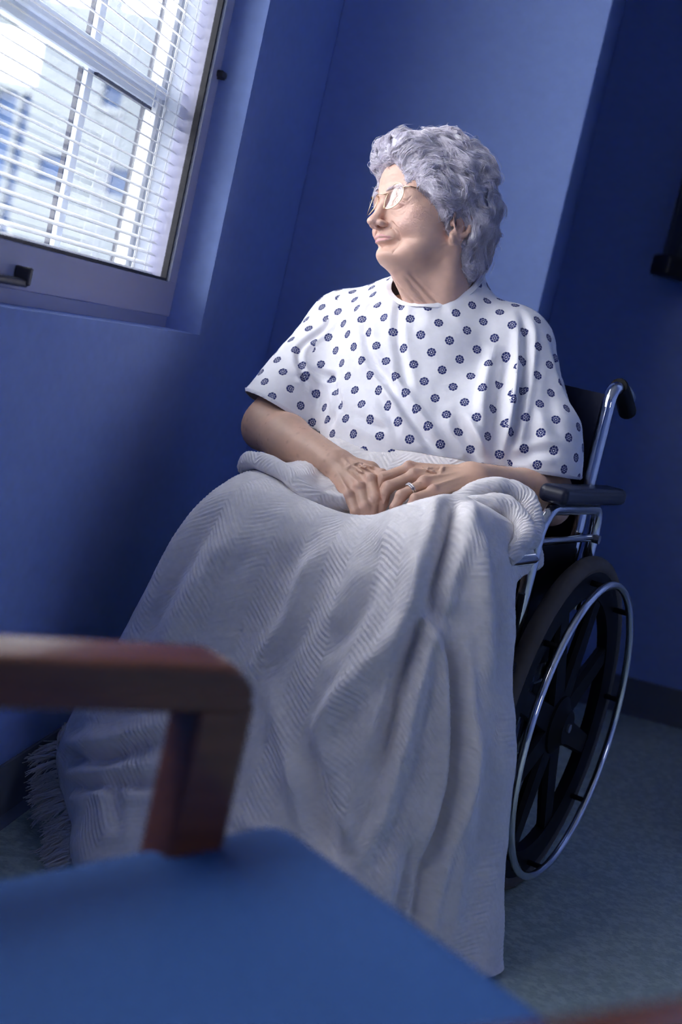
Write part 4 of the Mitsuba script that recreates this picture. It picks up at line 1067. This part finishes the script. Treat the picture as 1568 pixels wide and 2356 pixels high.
#BLANKFOLDS
BF = [([(.524, -.129, .562), (.551, -.15, .507), (.572, -.171, .423), (.59, -.196, .33)], -.018, .019),
      ([(.511, -.176, .6), (.556, -.194, .514), (.576, -.22, .413), (.582, -.241, .351)], .012, .019),
      ([(.489, .002, .569), (.501, -.015, .518), (.515, -.017, .453), (.527, -.047, .388), (.541, -.051, .319)], -.017, .017),
      ([(.50, -.05, .56), (.52, -.07, .48), (.55, -.09, .40)], .011, .025),
      ([(.509, .131, .64), (.539, .175, .584), (.56, .179, .493), (.572, .14, .416), (.572, .109, .345), (.583, .12, .275)], -.018, .018),
      ([(.501, .07, .604), (.542, .113, .554), (.551, .099, .483), (.546, .063, .412)], .014, .020),
      ([(.538, .200, .545), (.55, .205, .490), (.56, .205, .443), (.57, .208, .358), (.577, .208, .288)], .022, .013),
      ([(.533, .213, .572), (.542, .220, .521), (.557, .226, .435), (.566, .230, .361), (.572, .232, .289), (.58, .230, .229), (.606, .218, .158)], -.022, .012),
      ([(.520, .243, .53), (.515, .252, .493), (.511, .268, .435), (.509, .287, .363), (.51, .299, .274), (.525, .297, .18), (.534, .31, .087), (.54, .31, .02)], .040, .0100),
      ([(.440, .170, .690), (.481, .185, .673), (.521, .204, .607), (.534, .212, .545), (.520, .243, .52)], .032, .0125),
      ([(.57, .081, .299), (.588, .12, .245), (.601, .149, .202), (.606, .208, .158)], .024, .016),
      ([(.537, .213, .531), (.524, .241, .488), (.511, .259, .464)], .016, .0075),
      ([(.540, .228, .505), (.527, .250, .470)], -.016, .008),
      ([(.545, .270, .21), (.545, .277, .191), (.552, .284, .136), (.557, .292, .091), (.56, .295, .03)], .030, .018),
      ([(.462, .208, .673), (.48, .246, .608), (.474, .274, .516), (.469, .299, .425)], -.018, .018),
      ([(.466, .304, .413), (.489, .308, .33), (.49, .318, .239), (.489, .329, .143), (.49, .335, .05)], -.012, .017),
      ([(.532, -.016, .358), (.561, .041, .284), (.595, .117, .216)], -.010, .018),
      ([(.56, -.34, .125), (.63, -.209, .185), (.59, -.135, .234)], .026, .013),
      ([(.560, -.33, .155), (.625, -.215, .215), (.585, -.140, .262)], -.016, .014),
      ([(.60, -.30, .10), (.649, -.239, .133), (.634, -.162, .16), (.605, -.1, .173)], .024, .011),
      ([(.640, -.185, .150), (.655, -.160, .115), (.674, -.130, .070)], .022, .010),
      ([(.650, -.215, .10), (.665, -.185, .070)], -.014, .010),
      ([(.60, -.02, .13), (.62, .06, .14), (.63, .12, .14)], .012, .012),
      ([(.53, -.10, .30), (.56, -.13, .25), (.60, -.12, .17)], .012, .018)]
bv = B0.reshape(-1, 3); bo = np.zeros(len(bv))
for P, a, w in BF: bo += fold(bv, P, a, w, .35)
drop = np.clip((.60 - bv[:, 2]) / .35, 0, 1)
bo += drop * (meshkit.fbm(np.stack([bv[:, 1] * 13 + 3, bv[:, 2] * 3.0, bv[:, 0] * 3], 1), 2, 2) - .5) * .030
bo += (meshkit.fbm(bv * 26, 2, 5) - .5) * .006
B1 = B0 + sheet_normals(B0) * gaussian_filter(bo.reshape(NU, NV), 1.8)[..., None]
# the turned-back upper layer: from the waist to a rounded fold over the thighs
U0 = np.array([[(.13, -.268, .60), (.33, -.268, .650)], [(.18, -.235, .640), (.365, -.222, .668)], [(.208, -.190, .706), (.395, -.150, .664)], [(.225, -.100, .716), (.400, -.088, .640)], [(.232, -.030, .721), (.345, -.03, .642)],
               [(.235, .040, .727), (.315, .045, .672)], [(.222, .100, .730), (.285, .110, .686)], [(.18, .160, .715), (.26, .160, .685)]])
rows = []
for t in np.linspace(0, 1, 6):
    q = U0[:, 0] * (1 - t) + U0[:, 1] * t; q[:, 2] -= .022 * sin(pi * t) * np.array([0, .6, 1, 1, 1, 1, 1, .4]); rows.append(q)
e = U0[:, 1]; out = np.array([.75, 0, 0])
rows += [e + [.012, 0, -.006], e + [.013, 0, -.019], e + [-.004, 0, -.030], e + [-.05, 0, -.036]]
S1 = spline_grid(np.array(rows), 190, 330)
s1 = S1.reshape(-1, 3)
so = (meshkit.fbm(s1 * 22, 2, 9) - .5) * .010 + fold(s1, [(.26, -.16, .685), (.32, -.12, .665), (.38, -.09, .650)], .006, .014)
S1 = S1 + sheet_normals(S1) * gaussian_filter(so.reshape(190, 330), 2.2)[..., None]
# the bunch beside her left hand: a rope of folded blanket
RP = smooth_path([(.335, .105, .655), (.300, .140, .690), (.258, .170, .704), (.238, .203, .694), (.252, .230, .668), (.288, .246, .645), (.315, .250, .630)], 24)
rr = np.interp(np.linspace(0, 1, len(RP)), [0, .2, .45, .7, .9, 1], [.012, .022, .024, .025, .021, .005])
def rope(P, r, n=64, sq=.75):
    m = tube(P, r, n, caps=True, flat=sq); k = len(P)
    L = np.r_[0, np.cumsum(np.linalg.norm(np.diff(P, axis=0), axis=1))]
    uv = np.stack([np.repeat(L, n), np.tile(np.arange(n) / n * .14, k)], 1)
    uv = np.vstack([uv, [[0, 0], [L[-1], 0]]])
    v = m.vertices.view(np.ndarray); m.vertices = v + m.vertex_normals * ((meshkit.fbm(v * 38, 2, 12) - .5) * .010)[:, None]
    return m, uv[:, ::-1]
rp, rpuv = rope(RP, rr)
RP2 = smooth_path([(.345, .120, .655), (.318, .165, .680), (.292, .200, .680), (.295, .232, .660), (.325, .246, .640), (.365, .246, .610)], 24)
rp2, rp2uv = rope(RP2, np.interp(np.linspace(0, 1, len(RP2)), [0, .3, .7, 1], [.010, .019, .022, .012]), 56, .8)
def rib(uv):
    """Herringbone: ribs that turn at every column, in metres of height."""
    u, v = uv[..., 0], uv[..., 1]; w = .104
    P3 = np.stack([u, v, 0 * u], -1)
    u = u + .003 * meshkit.noise(P3 * 30, 1)
    t = np.abs(u / w - np.floor(u / w) - .5) * w
    ph = (v + .85 * t + .0022 * meshkit.fbm(P3 * 50, 2, 2)) / .0090
    return np.sin(ph * 2 * pi) * (.00034 + .0005 * meshkit.noise(P3 * 25, 5))
scene['m_blanket'] = {'type': 'twosided', 'bsdf': {'type': 'bumpmap', 'scale': 1., 'arbitrary': mikit.proc(lambda p, n, uv: mikit.fbm(uv.x * 700, uv.y * 700, 3., 2) * .0007, 6e-4),
    'bsdf': {'type': 'principled', 'roughness': .85, 'specular': .15, 'sheen': .5, 'base_color': mikit.proc(lambda p, n, uv: F3(.74, .715, .72) * (.93 + .12 * mikit.fbm(uv.x * 180, uv.y * 180, 0, 2)))}}}
def cloth(S, uv, t):
    """A grid of cloth, ribbed, its rim folded back by the cloth's thickness."""
    nu, nv = S.shape[:2]; N = sheet_normals(S); S = S + N * rib(uv)[..., None]; n = nu * nv; f = grid_faces(nu, nv)
    b = np.array(list(range(nv)) + [i * nv + nv - 1 for i in range(1, nu)] + [(nu - 1) * nv + j for j in range(nv - 2, -1, -1)] + [i * nv for i in range(nu - 2, 0, -1)])
    v, N = S.reshape(-1, 3), N.reshape(-1, 3); u = uv.reshape(-1, 2)
    cen = S[np.clip(b // nv, 6, nu - 7), np.clip(b % nv, 6, nv - 7)]
    r1 = v[b] - N[b] * t * .5 + (v[b] - cen) * .12; r2 = cen - N[b] * t
    m = len(b); k = np.arange(m); c = (k + 1) % m
    F_ = [f]
    for A, B in ((b, n + k), (n + k, n + m + k)): F_ += [np.stack([A[c], A, B], 1), np.stack([A[c], B, B[c]], 1)]
    return trimesh.Trimesh(np.vstack([v, r1, r2]), np.vstack(F_), process=False), np.vstack([u, u[b], u[b]])
BL = 'blanket'
c1, u1 = cloth(B1, BUV, .004)
c2, u2 = cloth(S1, arc_uv(S1) + np.array([.02, .013]), .004)
for m_, q_ in ((rp, rpuv), (rp2, rp2uv)): m_.vertices = m_.vertices + m_.vertex_normals * (rib(q_) * 1.2)[:, None]
cadd(BL, c1, 'm_blanket', True, uv=u1, label='cream white herringbone blanket draped over the seated woman\'s lap and legs', category='blanket')
cadd(BL + '__turned_back_layer', c2, 'm_blanket', True, uv=u2)
cadd(BL + '__bunched_fold', rp, 'm_blanket', True, uv=rpuv)
cadd(BL + '__bunched_fold_001', rp2, 'm_blanket', True, uv=rp2uv)
# fringe along the lower left end
rng = np.random.default_rng(8)
edge = np.vstack([B1[int(NU * .93):, 0], B1[-1, :int(NV * .30)]]); el = np.r_[0, np.cumsum(np.linalg.norm(np.diff(edge, axis=0), axis=1))]
SF = []
for s in np.arange(0, el[-1], .0085):
    p0 = np.array([np.interp(s, el, edge[:, k]) for k in range(3)])
    dirn = np.array([.25 + rng.normal(0, .25), -.75 + rng.normal(0, .25), -.5 + rng.normal(0, .15)]); dirn /= np.linalg.norm(dirn)
    ln = rng.uniform(.030, .048)
    for q in range(22):
        o = rng.normal(0, .0028, 3); wv = rng.normal(0, .006, 3); k = np.linspace(0, 1, 7)[:, None]
        pts_ = p0 + o * (.4 + k) + dirn * ln * k + wv * k ** 2 + np.array([0, 0, -.012]) * k ** 2
        pts_[:, 2] = np.maximum(pts_[:, 2], .004); SF.append(pts_)
V, Fc = strands(np.array(SF), np.full(7, .00075))
mat('m_fringe', (.68, .665, .67), .9)
add(BL + '__fringe', trimesh.Trimesh(V @ WM[:3, :3].T + WO, Fc, process=False), 'm_fringe', True, label='short knotted fringe', kind='stuff')
# ring on her left hand
mat('m_silver', (.80, .80, .82), .15, 1.)
RG = 'ring'
tag(RG, 'jewelled wedding ring on her left ring finger', 'ring')
a_, b_ = J['LmR'], J['LpR']; rc = a_ * .42 + b_ * .58; rx = (b_ - a_) / np.linalg.norm(b_ - a_)
rn = np.array([.35, 0, 1.]); rn -= rx * (rn @ rx); rn /= np.linalg.norm(rn); ry = np.cross(rn, rx)
for k, o in enumerate((-.0017, .0017)):
    t = np.arange(40) * 2 * pi / 40
    cadd(num(RG + '__band'), tube(rc + rx * o + .0100 * (np.cos(t)[:, None] * ry + np.sin(t)[:, None] * rn), .0013, 8, closed=True), 'm_silver', True)
for o in (-.0017, .0017):
    for t in np.radians([50, 70, 90, 110, 130]):
        c = rc + rx * o + .0110 * (cos(t) * ry + sin(t) * rn)
        m = trimesh.creation.icosphere(1, .0014); m.apply_translation(c); cadd(num(RG + '__stone'), m, 'm_white')
# ---------------------------------------------------------------- the armchair close to the camera; its own axes: A forward, B to its right
AZ = radians(43.6)
AM = np.eye(4); AM[:3, 0], AM[:3, 1], AM[:3, 2], AM[:3, 3] = [sin(AZ), cos(AZ), 0], [-cos(AZ), sin(AZ), 0], [0, 0, 1], [EYE[0], EYE[1], 0]
def aadd(key, m, *a, **k): m = m.copy(); m.apply_transform(AM); return add(key, m, *a, **k)
mat('m_wood', mikit.proc(lambda p, n, uv: mikit.mix(F3(.060, .021, .011), F3(.125, .045, .021), mikit.fbm(p.x * 12 + p.y * 12, (p.x - p.y) * 90, p.z * 90, 3))), .20, specular=.5, clearcoat=1., clearcoat_gloss=.97)
mat('m_blue', mikit.proc(lambda p, n, uv: F3(.034, .090, .265) * (.92 + .16 * mikit.fbm(p.x * 300, p.y * 300, p.z * 300, 2))), .6, specular=.12)
AC = 'armchair'
tag(AC, 'wooden armchair with blue upholstered seat in the foreground', 'armchair')
def bb(b): return -b          # measured to the right, the axis runs left
ZT = .622
for b in (.905, .352):
    af = .643 if b > .5 else .665
    from shapely.geometry import box as _bx
    side = _bx(af - .66 + .02, ZT - .040 + .010, af - .026, ZT - .024).buffer(.010).union(_bx(af - .66 + .02, ZT - .030, af - .030, ZT - .0265).buffer(.0265 - .0001, quad_segs=10).intersection(_bx(-1, ZT - .041, 2, ZT)))
    arm = trimesh.creation.extrude_polygon(side.buffer(-.003).buffer(.003), .054, engine='earcut')
    arm = trimesh.Trimesh(*trimesh.remesh.subdivide_to_size(arm.vertices, arm.faces, .010)); arm.merge_vertices()
    v = arm.vertices.copy(); q = (v[:, 2] - .027) / .027; zc = ZT - .020
    k = 1 - .16 * np.clip((np.abs(q) - .80) / .20, 0, 1) ** 2
    v = np.stack([v[:, 0], v[:, 2] + b - .027, zc + (v[:, 1] - zc) * k], 1)
    v[:, 2] -= np.where(v[:, 2] > zc, .0016 * q ** 2 - .0014 * q, 0); arm.vertices = v; arm.fix_normals()
    aadd(num(AC + '__arm'), arm, 'm_wood', 40, label='polished wooden armrest')
    aadd(num(AC + '__front_post'), place(rbox((.052, .046, .60), .006), None, (af - .020, b, .29)), 'm_wood', 40)
    aadd(num(AC + '__rear_post'), place(rbox((.052, .046, .60), .006), None, (.02, b, .29)), 'm_wood', 40)
    aadd(num(AC + '__side_rail'), place(rbox((.56, .03, .06), .005), None, (.31, b, .34)), 'm_wood', 40)
aadd(AC + '__front_rail', place(rbox((.03, .50, .06), .005), None, (.60, .638, .34)), 'm_wood', 40)
# seat: crowned cushion with a rolled front edge
nu, nv = 60, 60
u, v = np.meshgrid(np.linspace(-1, 1, nu), np.linspace(-1, 1, nv), indexing='ij')
def cushion(a0, a1, b0, b1, z0, z1, crown):
    rx, ry = (a1 - a0) / 2, (b1 - b0) / 2
    def f(p):
        q = p - np.array([(a0 + a1) / 2, (b0 + b1) / 2, (z0 + z1) / 2], np.float32)
        c = crown * (1 - (q[:, 0] / rx) ** 2) * (1 - (q[:, 1] / ry) ** 2)
        q = np.stack([np.abs(q[:, 0]) - rx + .034, np.abs(q[:, 1]) - ry + .034, np.abs(q[:, 2] - c) - (z1 - z0) / 2 + .034], 1)
        return np.linalg.norm(np.maximum(q, 0), axis=1) + np.minimum(q.max(1), 0) - .034
    m = surface_nets(f, (a0 - .02, b0 - .02, z0 - .02), (a1 + .02, b1 + .02, z1 + crown + .02), .009)
    return trimesh.smoothing.filter_taubin(m, iterations=6)
st_m = cushion(.02, .742, .402, .93, .385, .452, .016)
st_m.apply_transform(trimesh.transformations.rotation_matrix(radians(-9.), [0, 1, 0], [.56, 0, .43]))
aadd(AC + '__seat', st_m, 'm_blue', True, label='blue upholstered seat cushion')
bk = cushion(-.04, .06, .40, .88, .46, .88, 0.)
aadd(AC + '__backrest', bk, 'm_blue', True, label='blue upholstered backrest')
# dark ribbed holder fixed to the far wall at the right edge of the view
mat('m_ribbed', (.030, .040, .065), .5)
mat('m_blackbox', (.012, .011, .011), .5)
WHo = 'wall_holder'
tag(WHo, 'dark ribbed holder with a black tray fixed to the far wall at the right edge', 'wall holder')
def wadd(k, m, b, **kw): return add(k, m, b, 40, **kw)
rt = rot('z', 30)
tr = place(rbox((.30, .09, .058), .012, 2), rt, (.990, 4.075, 1.262))
wadd(WHo + '__tray', tr, 'm_blackbox', label='black tray at the foot of the holder')
wadd(WHo + '__back_panel', place(rbox((.25, .020, .42), .004), rt, (.978, 4.108, 1.490)), 'm_ribbed')
for i in range(12):
    o = rt @ np.array([-.112 + .0205 * i, -.012, 0])
    wadd(num(WHo + '__rib'), place(rbox((.008, .008, .41), .003), rt, np.array([1.000, 4.115, 1.490]) + o), 'm_ribbed')
wadd(WHo + '__bracket', box(.93, 1.04, 4.10, 4.168, 1.30, 1.40, .003), 'm_blackbox')
for k in [k for k in list(labels) if not labels[k]]: del labels[k]
